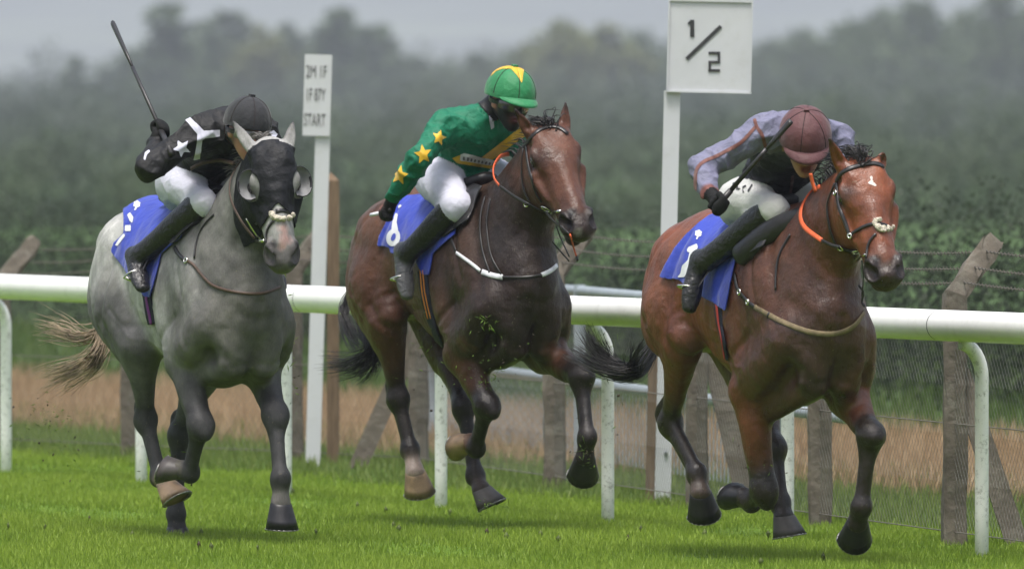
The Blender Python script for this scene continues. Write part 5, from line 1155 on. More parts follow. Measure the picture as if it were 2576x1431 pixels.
strap('neck_strap', 'R', [(1990, 590), (1962, 640), (1954, 690), (1953, 730)], .010, LEATHER, HORSES['R']['bg'])
# sheepskin pads on the nosebands
def fluff(name, key, pts, r_, parent):
    fr = HORSES[key]['F']; pr = []
    for px, py in pts:
        h = fr.hit(BV[key], px, py, .008)
        if h is not None: pr.append(Ell(h[0], (r_, r_, r_), k=.012))
    if not pr: return
    v, q, _, _ = solve(pr, .005, smooth=0); N = normals(v, q); v = v + N * np.array([.005 * mnoise.noise(Vector(p * 90)) for p in v])[:, None]
    return link(name, mesh_np(name, v, q), FLEECE, parent)
fluff('sheepskin_noseband', 'R', [(2200, 558), (2202, 566), (2208, 575), (2214, 580), (2222, 582), (2230, 581), (2238, 577), (2243, 570), (2211, 571), (2221, 573), (2231, 572), (2206, 556), (2212, 553)], .0095, BR['R'])
fluff('sheepskin_noseband', 'L', [(686, 538), (690, 546), (700, 550), (712, 551), (724, 549), (732, 542)], .014, BR['L'])
strap('noseband_top', 'L', [(694, 532), (708, 529), (724, 533)], .022, LEATHER, BR['L'])
# star on the bay's forehead, pink snip on the grey's nose, froth on lips
def hdec(name, key, poly, mat, off=.0012, rough=2.0): v, q = HORSES[key]['vq']; return decal(name, HORSES[key]['F'], v, tri(q), poly, mat, HORSES[key]['root'], off, BV[key], rough)
hdec('white_star', 'R', [(2188, 444), (2196, 442), (2195, 455), (2205, 466), (2206, 470), (2190, 465), (2182, 460), (2190, 455)], plain('white_hair', (.60, .52, .48), .7, var=.15))
# hood of the grey: cut from the head, with eye holes and blinker cups
P = HORSES['L']; poll, hx, hn, side, Lh = P['hf']; v, q = P['vq']; t = tri(q); N = normals(v, q)
rel = v - poll; a_ = rel @ hx / Lh; n_ = -(rel @ hn); s_ = rel @ side
sel = (a_ > -.16) & (a_ < .85) & (np.abs(s_) < .20) & (n_ < .36) & (n_ > -.10) & (v[:, 2] > 1.3)
edge = .51 + .17 * np.clip(np.abs(s_) / .08, 0, 1) ** 1.3 + .010 * np.sin(s_ * 90)
sdh = np.maximum((a_ - edge) * .5, n_ - .25 - .10 * np.clip(a_, 0, 1))
sdh = np.maximum(sdh, -(a_ + .055))
eyes_ = [poll + hx * .315 * Lh - hn * .055 + side * s2_ * .104 for s2_ in (1, -1)]
for e_ in eyes_: sdh = np.maximum(sdh, .058 - np.linalg.norm((v - e_) * np.array([1, 1, .85]), axis=1))
earb = [poll + hx * .035 * Lh - hn * .045 + side * s2_ * .072 for s2_ in (1, -1)]
for i_, e_ in enumerate(earb):
    tip = P['F'].at(*P['ear'][1 - i_]); ax_ = nrm(tip - e_); w_ = (v - e_) @ ax_; sdh = np.maximum(sdh, np.where(w_ > .02, .05 - np.linalg.norm(v - e_ - np.outer(w_, ax_), axis=1), -1))
tt = t[sel[t].all(1)]; u = np.unique(tt); mp = np.full(len(v), -1); mp[u] = np.arange(len(u))
wr = np.array([mnoise.noise(Vector((p[0] * 14, p[1] * 14, p[2] * 30))) for p in v[u]])
hv_, ht_ = clip(v[u] + N[u] * (.007 + .003 * wr)[:, None], mp[tt], sdh[u])
HOODM = plain('hood_lycra', (.007, .0075, .0095), .6, spec=.25, var=.3, scale=12, bump=.8, bscale=34)
hood = solid(link('hood', mesh_np('hood', hv_, ht_), HOODM, P['root']), .003)
LINM = plain('cup_lining_felt', (.20, .20, .205), .7, var=.15)
CUP = plain('black_cup', (.012, .012, .013), .5, spec=.35, var=.2); 
for e_, s2_ in zip(eyes_, (1, -1)):
    m = MB(); ax_ = nrm(side * s2_ * .80 + hn * .35 - hx * .0); fw = nrm(np.cross(side * s2_, hx)); fw = fw if np.dot(fw, hn) > 0 else -fw
    rows = []; nn = 16; rim = nrm(hn * .90 + side * s2_ * .30)                # cup opens forward
    u1 = hx; u2 = nrm(np.cross(rim, u1)); c0 = e_ + side * s2_ * .002 - hn * .004
    for i in range(6):
        b_ = i / 5 * math.pi / 2 * .96
        for j in range(nn):
            a2 = 2 * math.pi * j / nn; rows.append(c0 + rim * (.058 * math.cos(b_) * -1 + .045) + (u1 * .074 * math.cos(a2) + u2 * .056 * math.sin(a2)) * math.sin(b_ + .08))
    m.add(rows, [(i * nn + j, i * nn + (j + 1) % nn, (i + 1) * nn + (j + 1) % nn, (i + 1) * nn + j) for i in range(5) for j in range(nn)])
    m2 = MB()
    # keep only the outer two thirds of the bowl: the inner side lies against the face
    keep = [f for f in m.f if np.mean([np.dot(np.array(m.v[i]) - c0, side * s2_) for i in f]) > -.012]
    m.f = keep; cu_ = solid(m.build('blinker_cup', CUP, hood, True), .004); inn = MB(); inn.v = [tuple(c0 + (np.array(p) - c0) * .93 + rim * .003) for p in m.v]; inn.f = keep; inn.build('cup_lining', LINM, cu_, True)
# ---------------------------------------------------------------- jockeys
SKIN, JACK, BREE, BOOT, GLOV = 0, 1, 2, 3, 4
def jaxes(fr):
    sn, cs = math.sin(fr.th), math.cos(fr.th); return np.array([sn, cs, 0]), np.array([cs, -sn, 0]), np.array([0, 0, 1.0])   # picture right, towards camera, up
def head_frame(fr, up, fwd):
    r_, c_, z_ = jaxes(fr); u = nrm(up[0] * r_ + up[1] * c_ + up[2] * z_); f = fwd[0] * r_ + fwd[1] * c_ + fwd[2] * z_; f = nrm(f - u * np.dot(f, u)); return u, f, np.cross(u, f)
def fist(pr, c, ax, back, col, bare=None):
    """closed hand round a rod: c centre of grip, ax rod direction, back = direction of the back of the hand"""
    ax = nrm(ax); back = nrm(back - ax * np.dot(back, ax)); sd_ = np.cross(ax, back)
    pr.append(Ell(c + back * .022 - sd_ * .004, (.046, .020, .034), (ax, back, sd_), k=.018, lab=GLOV, col=col))
    for i in range(4):
        o = c + ax * (i - 1.5) * .0205; rr = [.0115, .0125, .0122, .0105][i]; R_ = [.026, .028, .027, .024][i]
        pts = [(*(o + R_ * (back * math.cos(a) + sd_ * math.sin(a))), rr, rr) for a in (R(20), R(75), R(130), R(185), R(235))]
        pr.append(Sweep(pts, k=.006, lab=GLOV, col=[col, col, bare if (bare is not None and i in (1, 2)) else col, bare if (bare is not None and i in (1, 2)) else col, col], sub=3))
    pr.append(Sweep([(*(c + ax * .036 + back * .018 - sd_ * .02), .014, .014), (*(c + ax * .040 - sd_ * .030 - back * .008), .012, .012), (*(c + ax * .030 - sd_ * .012 - back * .030), .011, .011), (*(c + ax * .026 + sd_ * .010 - back * .034), .010, .010)], k=.01, lab=GLOV, col=col))
def jockey_prims(fr, J, C):
    pr = []; g = lambda n: np.array(J[n], float)
    sR, sL, nk, hc = g('shR'), g('shL'), g('neck'), g('head'); hR, hL = g('hipR'), g('hipL'); pel = (hR + hL) / 2; chest = (sR + sL) / 2
    lat = nrm(sL - sR); jc = C['jacket']; jt = C.get('torso', jc); br = C['breeches']; bo = C['boot']; gl = C['glove']; sk = C['skin']
    sp = nrm(chest - pel); back = nrm(np.cross(sp, lat)); back = back if back[2] > 0 else -back; latp = nrm(hL - hR)
    # torso: ref = lateral half width first
    mid1 = pel * .62 + chest * .38 + back * .03; mid2 = pel * .25 + chest * .75 + back * .03
    pr.append(Sweep([(*(pel - sp * .03 + back * .012), .15, .125), (*mid1, .142, .115), (*mid2, .165, .125), (*(chest + sp * .02 - back * .005), .15, .095)], ref=lat, k=.05, lab=JACK, col=[jt, jt, jt, jt * .5 + jc * .5]))
    pr.append(Sweep([(*sR, .075, .075), (*(chest + back * .02), .08, .085), (*sL, .075, .075)], ref=back, k=.06, lab=JACK, col=[jc, jc, jc]))
    pr.append(Ell(pel - sp * .06 - back * .01, (.15, .105, .115), (latp, sp, back), k=.05, lab=BREE, col=br))
    pr.append(Sweep([(*(chest + sp * .06), .06, .06), (*(nk * .5 + hc * .5 + J['_f'] * -.02), .052, .052), (*(hc - J['_u'] * .05), .055, .055)], k=.03, lab=SKIN, col=C.get('neckc', sk)))
    # jacket collar
    pr.append(Sweep([(*(chest + sp * .03), .085, .08), (*(chest + sp * .075 + back * .01), .066, .064)], ref=lat, k=.04, lab=JACK, col=C.get('collar', jc)))
    # head
    u, f, s_ = J['_u'], J['_f'], J['_s']; mk = C.get('mask', sk)
    pr.append(Ell(hc, (.078, .098, .108), (s_, f, u), k=.02, lab=SKIN, col=C.get('hair', sk)))
    pr.append(Sweep([(*(hc + f * .035 - u * .03), .066, .06), (*(hc + f * .045 - u * .085), .055, .052), (*(hc + f * .062 - u * .118), .036, .034)], ref=s_, k=.03, lab=SKIN, col=[mk, mk, mk]))
    pr.append(Sweep([(*(hc + f * .094 - u * .012), .010, .012), (*(hc + f * .113 - u * .05), .015, .016)], ref=s_, k=.016, lab=SKIN, col=[mk, mk]))
    for k_ in (1, -1):
        pr.append(Ell(hc + f * .070 - u * .046 + s_ * k_ * .040, (.024, .022, .02), (s_, f, u), k=.02, lab=SKIN, col=mk if C.get('mask') is not None else sk))
        pr.append(Ell(hc - u * .03 + s_ * k_ * .078 - f * .005, (.010, .02, .03), (s_, f, u), k=.01, lab=SKIN, col=sk))
    pr.append(Ell(hc + f * .098 - u * .083, (.024, .010, .006), (s_, f, u), k=.01, lab=SKIN, col=C.get('lips', mk)))
    pr.append(Ell(hc + f * .095 - u * .096, (.020, .012, .007), (s_, f, u), k=.01, lab=SKIN, col=C.get('lips', mk)))
    e_ = Ell(hc + f * .106 - u * .0895, (.018, .012, .004 + C.get('open', 0)), (s_, f, u), k=.006, col=np.array([.10, .02, .02]), op=-1); e_.paint = True; e_.lab = SKIN; pr.append(e_)
    # arms
    for S in 'RL':
        a, b, c_ = g('sh' + S), g('el' + S), g('wr' + S); h_ = g('ha' + S)
        pr.append(Sweep([(*a, .072, .070), (*(a * .6 + b * .4), .064, .062), (*(a * .15 + b * .85), .056, .055), (*b, .055, .054)], k=.04, lab=JACK, col=jc))
        pr.append(Sweep([(*b, .055, .054), (*(b * .6 + c_ * .4), .053, .052), (*(b * .15 + c_ * .85), .040, .039), (*c_, .036, .036)], k=.03, lab=JACK, col=[jc, jc, jc, C.get('cuff', jc)]))
        pr.append(Sweep([(*(c_ * .9 + h_ * .1), .029, .029), (*(h_ * .8 + c_ * .2), .034, .030)], k=.02, lab=GLOV, col=gl))
        ax = g('grip' + S); bk = nrm(h_ - c_); fist(pr, h_ + bk * .012, ax, np.cross(ax, nrm(np.cross(bk, ax))) * -1 if False else bk, gl, C.get('bare') if S == 'R' else None)
    # legs
    for S in 'RL':
        hp_, kn, an, to = g('hip' + S), g('kn' + S), g('an' + S), g('to' + S)
        tk = C.get('tk', 1.0)
        pr.append(Sweep([(*hp_, .112 * tk, .105 * tk), (*(hp_ * .65 + kn * .35 + np.array([0, 0, .012])), .105 * tk, .10 * tk), (*(hp_ * .2 + kn * .8), .083 * tk, .08 * tk), (*kn, .073 * tk, .072 * tk)], k=.05, lab=BREE, col=br))
        pr.append(Ell(kn, (.072 * tk, .070 * tk, .070 * tk), k=.03, lab=BREE, col=br))
        sh_ = an - kn; bt = kn + sh_ * .10
        pr.append(Sweep([(*bt, .068, .066), (*(kn + sh_ * .35), .066, .064), (*(kn + sh_ * .75), .053, .051), (*an, .050, .048)], k=.012, lab=BOOT, col=bo))
        fd = nrm(to - an); heel = an - fd * .0 + nrm(sh_) * .05 - fd * .035
        pr.append(Sweep([(*(an + nrm(sh_) * .02), .046, .044), (*heel, .036, .034)], k=.025, lab=BOOT, col=bo))
        sole = an + nrm(sh_) * .055
        pr.append(Sweep([(*heel, .040, .038), (*(sole + fd * .05), .038, .042), (*(sole + fd * .13), .032, .045), (*(sole + fd * .19), .022, .034)], ref=np.cross(fd, LAT), k=.02, lab=BOOT, col=C.get('foot', bo)))
    return pr

def cap_mesh(hc, u, f, s_, col, brim=True, r=(.116, .142, .128)):
    """six-panel silk cap over a helmet, with a peak"""
    c0 = hc + u * .018 - f * .004; nr, nc = 12, 48; vs = []; fs = []
    for i in range(nr + 1):
        b = i / nr * math.pi * .54
        for j in range(nc):
            a = 2 * math.pi * j / nc; seam = 1 - .016 * math.exp(-((math.sin(3 * (a + .26)) / .16) ** 2)) * (1 if b > .12 else 0); fold = 1 + .010 * mnoise.noise(Vector((math.cos(a) * 3, math.sin(a) * 3, b * 4)))
            q = math.sin(b) ** .92 if b > 0 else 0
            vs.append(c0 + (s_ * r[0] * math.cos(a) * q + f * r[1] * math.sin(a) * q + u * r[2] * math.cos(b)) * seam * fold)
    for i in range(nr):
        for j in range(nc): fs.append((i * nc + j, i * nc + (j + 1) % nc, (i + 1) * nc + (j + 1) % nc, (i + 1) * nc + j))
    m = MB(); m.add(vs, fs)
    bt = MB(); bt.box(c0 + u * (r[2] + .004), (.012, .012, .006), (s_, f, u))
    pk = MB(); pv, pf = [], []; n2 = 15
    for k, (ext, dr) in enumerate([(0, .012), (.022, .004), (.042, -.010), (.052, -.022)]):
        for j in range(n2):
            a = R(28) + R(124) * j / (n2 - 1); w = math.sin((a - R(28)) / R(124) * math.pi) ** .6
            pv.append(c0 + s_ * (r[0] * .985 + ext * w * .35) * math.cos(a) + f * (r[1] * .985 + ext * w) * math.sin(a) + u * (-.010 + dr * w))
    for k in range(3):
        for j in range(n2 - 1): pf.append((k * n2 + j, k * n2 + j + 1, (k + 1) * n2 + j + 1, (k + 1) * n2 + j))
    pk.add(pv, pf)
    return m, bt, pk
def goggle_mesh(hc, u, f, s_, z0=-.022, h=.026, r=(.086, .108)):
    lens = MB(); vs = []; n = 17
    for k in (1, .55, -.55, -1):
        for j in range(n):
            a = R(22) + R(136) * j / (n - 1); bul = 1.05 if abs(k) < .9 else 1.0
            vs.append(hc + s_ * r[0] * bul * math.cos(a) + f * r[1] * bul * math.sin(a) + u * (z0 + h * k * (1 - .25 * (abs(math.cos(a)) ** 3)) - .008 * math.sin(a)))
    lens.add(vs, [(k * n + j, k * n + j + 1, (k + 1) * n + j + 1, (k + 1) * n + j) for k in range(3) for j in range(n - 1)])
    st = MB()
    for sg in (1, -1):
        pts = [hc + s_ * .090 * math.cos(a) * sg + f * .108 * math.sin(a) + u * z0 for a in np.linspace(R(24), R(-70), 8)]; m_ = ribbon(pts, [nrm(p - hc) for p in pts], .024, .003); st.add(m_.v, m_.f)
    return lens, st

def silk(name, col, rough=.65, spec=.4, bump=.7, var=.12, sheen=.15):
    m = plain(name, col, rough, spec=spec, var=var, scale=12, bump=bump, bscale=26, sheen=sheen); return m
def attr_mat(name, rough=.55, spec=.35, bump=.5, bscale=26, var=.15):
    m, nt, b = new_mat(name); L = nt.links.new; at = node(nt, 'ShaderNodeVertexColor'); at.layer_name = 'coat'; tc = node(nt, 'ShaderNodeTexCoord')
    nz = node(nt, 'ShaderNodeTexNoise'); nz.inputs['Scale'].default_value = bscale; nz.inputs['Detail'].default_value = 5; nz.inputs['Distortion'].default_value = .8; L(tc.outputs['Object'], nz.inputs[0])
    mr = node(nt, 'ShaderNodeMapRange'); mr.inputs['To Min'].default_value = 1 - var; mr.inputs['To Max'].default_value = 1 + var; L(nz.outputs['Fac'], mr.inputs[0])
    vm = node(nt, 'ShaderNodeVectorMath', operation='SCALE'); L(at.outputs[0], vm.inputs[0]); L(mr.outputs[0], vm.inputs['Scale']); L(vm.outputs[0], b.inputs['Base Color'])
    b.inputs['Roughness'].default_value = rough; b.inputs['Specular IOR Level'].default_value = spec
    bp = node(nt, 'ShaderNodeBump'); bp.inputs['Strength'].default_value = bump; bp.inputs['Distance'].default_value = .02; L(nz.outputs['Fac'], bp.inputs['Height']); L(bp.outputs[0], b.inputs['Normal']); return m
SILK = attr_mat('silk_jacket', .62, .3, .6, 22, .14); BREEM = attr_mat('breeches_cloth', .7, .25, .22, 30, .08); BOOTM = attr_mat('boot_leather', .33, .5, .5, 38, .3); GLOVM = attr_mat('glove_knit', .75, .25, .4, 120, .25); SKINM = attr_mat('skin', .5, .35, .15, 80, .08)
LENS = plain('goggle_lens', (.05, .045, .04), .12, spec=.6, var=.2, coat=1.0)
JN = {1: ('jacket', SILK), 2: ('breeches', BREEM), 3: ('boot', BOOTM), 4: ('glove', GLOVM)}
SEAMM = plain('seam_thread', (.02, .012, .012), .8)
def make_jockey(key, J, C, label, capm, brim=True, capr=(.116, .142, .128)):
    fr = HORSES[key]['F']; J['_u'], J['_f'], J['_s'] = head_frame(fr, J['up'], J['fwd'])
    root = empty('person', fr.M); tag(root, label, 'person', 'jockeys riding the three horses')
    pr = jockey_prims(fr, J, C); v, q, cols, lab = solve(pr, .0065, tau=.005, bylab=True); col = cols[SKIN]
    N = normals(v, q)
    # loose folds in the silks and breeches
    fold = np.zeros(len(v)); cl = (lab == JACK) | (lab == BREE); idx = np.where(cl)[0]
    for i in idx:
        p = v[i]; k_ = 1.0 if lab[i] == JACK else .28
        a = mnoise.noise(Vector((p[0] * 4 + p[2] * 9, p[1] * 7 - p[2] * 3, p[2] * 5 - p[0] * 6))); c2 = mnoise.noise(Vector((p[0] * 10 - p[2] * 8 + 9, p[1] * 16 + p[2] * 6, p[2] * 9 + p[0] * 7))); b = mnoise.noise(Vector((p[0] * 26 + 5, p[1] * 26, p[2] * 34)))
        fold[i] = (.014 * max(1 - abs(a) * 2.6, 0) ** 1.5 + .006 * max(1 - abs(c2) * 3.2, 0) - .007 + .0016 * b) * k_
    vb = v - N * .020
    link('body', mesh_np('body', np.where((lab == SKIN)[:, None], v, vb), q, True, np.where((lab == SKIN)[:, None], col, C['skin'])), SKINM, root)
    v2 = v + N * fold[:, None]; t = tri(q); out = {}
    fl = lab[t]; flab = np.where(fl[:, 0] == fl[:, 1], fl[:, 0], np.where(fl[:, 1] == fl[:, 2], fl[:, 1], fl[:, 2]))
    for L_, (nm, mt) in JN.items():
        tt = t[flab == L_]
        if not len(tt): continue
        u = np.unique(tt); mp = np.full(len(v), -1); mp[u] = np.arange(len(u)); tv, vv, cc = mp[tt], v2[u], cols[L_][u]
        cp = components(tv, len(vv))
        roots_, cnt = np.unique(cp[tv[:, 0]], return_counts=True)
        for r_, n_ in zip(roots_, cnt):
            if n_ < 120: continue
            ts = tv[cp[tv[:, 0]] == r_]; uu = np.unique(ts); m2 = np.full(len(vv), -1); m2[uu] = np.arange(len(uu))
            o = link(nm, mesh_np(nm, vv[uu], m2[ts], True, cc[uu]), mt, root); out.setdefault(nm, []).append((o, vv[uu], m2[ts]))
    m, bt, pk = cap_mesh(J['head'], J['_u'], J['_f'], J['_s'], None, True, capr)
    co = m.build('cap', capm, root, True)
    for k_ in range(6):
        ms = MB(); j_ = [round(((k_ * math.pi / 3 - .26) % (2 * math.pi)) / (2 * math.pi) * 48) % 48][0]; ms.tube([np.array(m.v[i * 48 + j_]) * 1.0 + nrm(np.array(m.v[i * 48 + j_]) - J['head']) * .0012 for i in range(0, 12)], .0016, 5); ms.build('cap_seam', SEAMM, co)
    bt.build('cap_button', capm, co); 
    if brim: solid(pk.build('cap_peak', capm, co, True), .004)
    bv = BVHTree.FromPolygons([Vector(p) for p in v2], [tuple(int(x) for x in f_) for f_ in q])
    return dict(root=root, out=out, cap=co, capmb=m, bvh=bv, v=v2, t=t, lab=lab, fr=fr)
def jdec(jk, part, name, poly, mat, off=.003, parent=None):
    for o, v, t in jk['out'].get(part, []):
        r_ = decal(name, jk['fr'], v, t, poly, mat, o, off, jk['bvh'])
        if r_ is not None: return r_
def capdec(jk, name, poly, mat, off=.002):
    m = jk['capmb']; v = np.array(m.v); t = np.array([f for q in m.f for f in ((q[0], q[1], q[2]), (q[0], q[2], q[3]))]); 
    fn = np.cross(v[t[:, 1]] - v[t[:, 0]], v[t[:, 2]] - v[t[:, 0]]); c = v.mean(0)
    if ((fn * (v[t].mean(1) - c)).sum(1)).mean() < 0: t = t[:, ::-1]
    # refine so the print has clean edges
    for _ in range(2):
        e = {}; vv = list(v); nt_ = []
        def md(a, b):
            k_ = (min(a, b), max(a, b))
            if k_ not in e: e[k_] = len(vv); vv.append((v[a] + v[b]) / 2)
            return e[k_]
        for a, b, c2 in t:
            x, y, z = md(a, b), md(b, c2), md(c2, a); nt_ += [(a, x, z), (x, b, y), (z, y, c2), (x, y, z)]
        v = np.array(vv); t = np.array(nt_)
    return decal(name, jk['fr'], v, t, poly, mat, jk['cap'], off)
def whip(key, a, b, label, flap=.2, r=.006, handle=.0):
    """a, b: local points; a is the butt, b the tip"""
    fr = HORSES[key]['F']; w = empty('whip', fr.M); tag(w, label, 'whip', 'riding whips held by the jockeys'); a, b = np.array(a), np.array(b); d = b - a
    m = MB(); m.tube([a, a + d * .22], [r * 1.5, r * 1.25], 8); m.build('handle', LEATHER, w, True)
    m = MB(); m.tube([a + d * .22, a + d * .6, a + d * (1 - flap)], [r * 1.0, r * .9, r * 1.0], 8); m.build('shaft', LEATHER, w, True)
    m = MB(); m.tube([a + d * (1 - flap), a + d * (1 - flap * .6), b - d * .02, b], [r * 1.1, r * 1.7, r * 2.1, r * 1.9], 8, .6, ref=(.3, 1, .2)); m.build('flap', LEATHER, w, True); return w

A = ca
# --- left: black silks with white braces and stars
fr = HORSES['L']['F']; at = fr.at
JL = dict(shR=at(500, 338, -.17), shL=at(655, 330, .15), neck=at(572, 332, 0), head=at(622, 320, -.02), hipR=at(440, 462, -.12), hipL=at(440, 462, -.12) * A(1, -1, 1), knR=at(512, 512, -.125), anR=at(357, 640, -.30), toR=at(372, 690, -.31),
          elR=at(374, 424, -.42), wrR=at(392, 360, -.335), haR=at(402, 334, -.315), gripR=at(284, 60, -.25) - at(404, 325, -.315), elL=A(-.12, .21, 1.67), wrL=A(.10, .12, 1.66), haL=A(.13, .09, 1.655), gripL=A(0.1, .9, .1), up=(.16, .10, .98), fwd=(.42, .86, -.22))
JL['knL'] = JL['knR'] * A(1, -1, 1); JL['anL'] = JL['anR'] * A(1, -1, 1); JL['toL'] = JL['toR'] * A(1, -1, 1)
BK = A(.009, .009, .010)
jl = make_jockey('L', JL, dict(tk=.86, jacket=BK, breeches=A(.52, .52, .60), boot=A(.010, .0095, .011), glove=A(.006, .006, .006), skin=A(.36, .18, .12), neckc=A(.05, .05, .05), lips=A(.30, .11, .09), hair=A(.03, .025, .02)), 'jockey in black silks with white bands, whip raised, on the grey horse', silk('black_silk_cap', (.012, .0125, .015), .8), False, (.106, .130, .122))
WS = silk('white_silk', (.5, .5, .6), .5, bump=.3)
jdec(jl, 'jacket', 'white_band', [(465, 301), (479, 296), (513, 330), (553, 327), (553, 344), (515, 348), (508, 353), (504, 400), (487, 403), (496, 352), (497, 338)], WS)
jdec(jl, 'jacket', 'white_star', star_px(457, 373, 25, -.5), WS); jdec(jl, 'jacket', 'white_star', [(361, 402), (365, 385), (374, 378), (379, 381), (370, 390), (366, 404)], WS); jdec(jl, 'jacket', 'white_cuff', [(676, 333), (688, 328), (698, 338), (694, 346), (680, 342)], WS)
ln, stp = goggle_mesh(JL['head'], JL['_u'], JL['_f'], JL['_s']); go = ln.build('goggles', plain('clear_lens', (.13, .125, .115), .1, spec=.7, coat=1.0), jl['root'], True); stp.build('goggle_strap', LEATHER, go)
whip('L', at(432, 388, -.335), at(284, 60, -.25), 'black whip raised high by the black-clad jockey', .34, .0098)
# --- centre: green silks with yellow stars
fr = HORSES['M']['F']; at = fr.at
JM = dict(shR=at(1118, 322, -.20), shL=at(1290, 335, .15), neck=at(1226, 275, 0), head=at(1283, 246, .05), hipR=at(1098, 448, -.13), knR=at(1148, 520, -.20), anR=at(1030, 632, -.315), toR=at(1036, 680, -.32), elR=at(1054, 402, -.40), wrR=at(992, 492, -.44), haR=at(975, 530, -.445), gripR=A(-.80, .22, -.05),
          elL=A(-.24, .21, 1.68), wrL=A(-.04, .10, 1.66), haL=A(.0, .08, 1.655), gripL=A(.1, .9, .1), up=(.16, .12, .97), fwd=(.42, .80, -.40))
JM['hipL'] = JM['hipR'] * A(1, -1, 1); JM['knL'] = JM['knR'] * A(1, -1, 1); JM['anL'] = JM['anR'] * A(1, -1, 1); JM['toL'] = JM['toR'] * A(1, -1, 1)
GR = A(.006, .135, .070)
jm = make_jockey('M', JM, dict(jacket=GR, breeches=A(.52, .52, .60), boot=A(.009, .009, .009), foot=A(.085, .085, .085), glove=A(.006, .006, .006), skin=A(.40, .20, .14), mask=A(.010, .010, .010), hair=A(.012, .011, .010), neckc=A(.012, .012, .012), bare=A(.50, .20, .16)), 'jockey in green silks with yellow stars and green cap, on the dark bay horse', silk('green_silk_cap', (.010, .17, .055), .6))
YE = silk('yellow_silk', (.60, .36, .012), .5, bump=.3)
for x, y, r_, ro in ((1104, 347, 22, .25), (1064, 389, 27, -.15), (1006, 441, 27, .2)): jdec(jm, 'jacket', 'yellow_star', star_px(x, y, r_, ro, .42, .85), YE)
jdec(jm, 'jacket', 'yellow_sash', [(1312, 318), (1330, 322), (1322, 344), (1234, 404), (1208, 398)], YE); jdec(jm, 'jacket', 'yellow_hem', [(1138, 398), (1160, 389), (1215, 408), (1245, 412), (1235, 424), (1150, 410)], YE)
lb_ = jdec(jm, 'jacket', 'sponsor_strip', [(1160, 387), (1168, 385), (1252, 404), (1252, 416), (1240, 416), (1158, 403)], silk('strip_white', (.55, .56, .55), .5, bump=.1), .0045)
for i in range(9): jdec(jm, 'jacket', 'strip_print', [(1166 + i * 9, 392 + i * 2.0), (1171 + i * 9, 393 + i * 2.0), (1169 + i * 9, 402 + i * 1.6), (1164 + i * 9, 401 + i * 1.6)], INKG, .006)
jdec(jm, 'jacket', 'white_collar', [(1224, 270), (1232, 267), (1243, 320), (1234, 326)], WS, .005)
capdec(jm, 'yellow_star', [(1234, 194), (1244, 176), (1256, 164), (1280, 155), (1300, 158), (1320, 168), (1316, 185), (1313, 210), (1300, 190), (1286, 174), (1264, 174), (1248, 180)], YE)
ln, stp = goggle_mesh(JM['head'], JM['_u'], JM['_f'], JM['_s']); go = ln.build('goggles', LENS, jm['root'], True); stp.build('goggle_strap', LEATHER, go)
whip('M', JM['haR'] + nrm(JM['gripR']) * -.06, JM['haR'] + nrm(JM['gripR']) * .03 - jaxes(fr)[1] * .55 - jaxes(fr)[0] * .03, 'whip held low in the green jockey\'s hand, pale tip beside the rump', .15)
m = MB(); p_ = JM['haR']; d_ = nrm(JM['gripR']); m.tube([fr.at(952, 537, -.46), fr.at(933, 541, -.47)], .009, 8); m.build('white_whip_collar', CLOTHW, bpy.data.objects['whip.001'], True)
# --- right: mauve sleeves, dark body, maroon cap
fr = HORSES['R']['F']; at = fr.at
JR = dict(shR=at(1925, 332, -.19), shL=at(2100, 352, .17), neck=at(2005, 350, 0), head=at(2025, 352, -.045), hipR=at(1855, 511, -.14), knR=at(1946, 530, -.125), anR=at(1775, 655, -.31), toR=at(1762, 725, -.345), elR=at(1766, 425, -.455), wrR=at(1784, 482, -.49), haR=at(1806, 512, -.49), gripR=at(1986, 308, -.23) - at(1826, 496, -.46),
          elL=A(-.14, .20, 1.62), wrL=A(.10, .12, 1.62), haL=A(.13, .09, 1.60), gripL=A(.1, .9, .1), up=(.03, .52, .85), fwd=(.05, .78, -.55))
JR['hipL'] = JR['hipR'] * A(1, -1, 1); JR['knL'] = JR['knR'] * A(1, -1, 1); JR['anL'] = JR['anR'] * A(1, -1, 1); JR['toL'] = JR['toR'] * A(1, -1, 1)
jr = make_jockey('R', JR, dict(tk=.92, jacket=A(.16, .16, .235), torso=A(.011, .011, .016), breeches=A(.46, .46, .45), boot=A(.012, .0115, .011), glove=A(.006, .006, .006), skin=A(.40, .21, .15), neckc=A(.05, .04, .04), lips=A(.36, .09, .07), open=.006, hair=A(.10, .06, .05), cuff=A(.16, .06, .05)), 'jockey in mauve sleeves, dark body and maroon cap, on the red-brown horse', silk('maroon_silk_cap', (.085, .028, .030), .65))
RU_ = silk('rust_piping', (.13, .046, .035), .6, bump=.3)
for pl in ([(1903, 318), (1862, 360), (1805, 392), (1770, 408), (1752, 432), (1750, 480)], [(1898, 300), (1905, 320), (1918, 342), (1926, 372)]): jdec(jr, 'jacket', 'rust_piping', band_px(pl, 8), RU_)
jdec(jr, 'jacket', 'rust_piping', band_px([(1994, 440), (1990, 470), (1984, 505)], 7), silk('dark_red_line', (.06, .015, .015), .6))
for pl in ([(1843, 462), (1849, 459), (1851, 476), (1845, 478)], [(1853, 460), (1861, 460), (1861, 464), (1857, 465), (1857, 474), (1863, 474), (1862, 478), (1852, 478)], [(1868, 470), (1877, 466), (1878, 470), (1870, 474), (1873, 484), (1869, 485)], [(1881, 480), (1892, 462), (1894, 466), (1883, 486)]): jdec(jr, 'breeches', 'thigh_lettering', pl, INK, .003)
ln, stp = goggle_mesh(JR['head'], JR['_u'], JR['_f'], JR['_s']); go = ln.build('goggles', LENS, jr['root'], True); stp.build('goggle_strap', LEATHER, go)
whip('R', at(1796, 528, -.50), at(1990, 304, -.22), 'black whip held across the body by the mauve-sleeved jockey', .32, .0105)
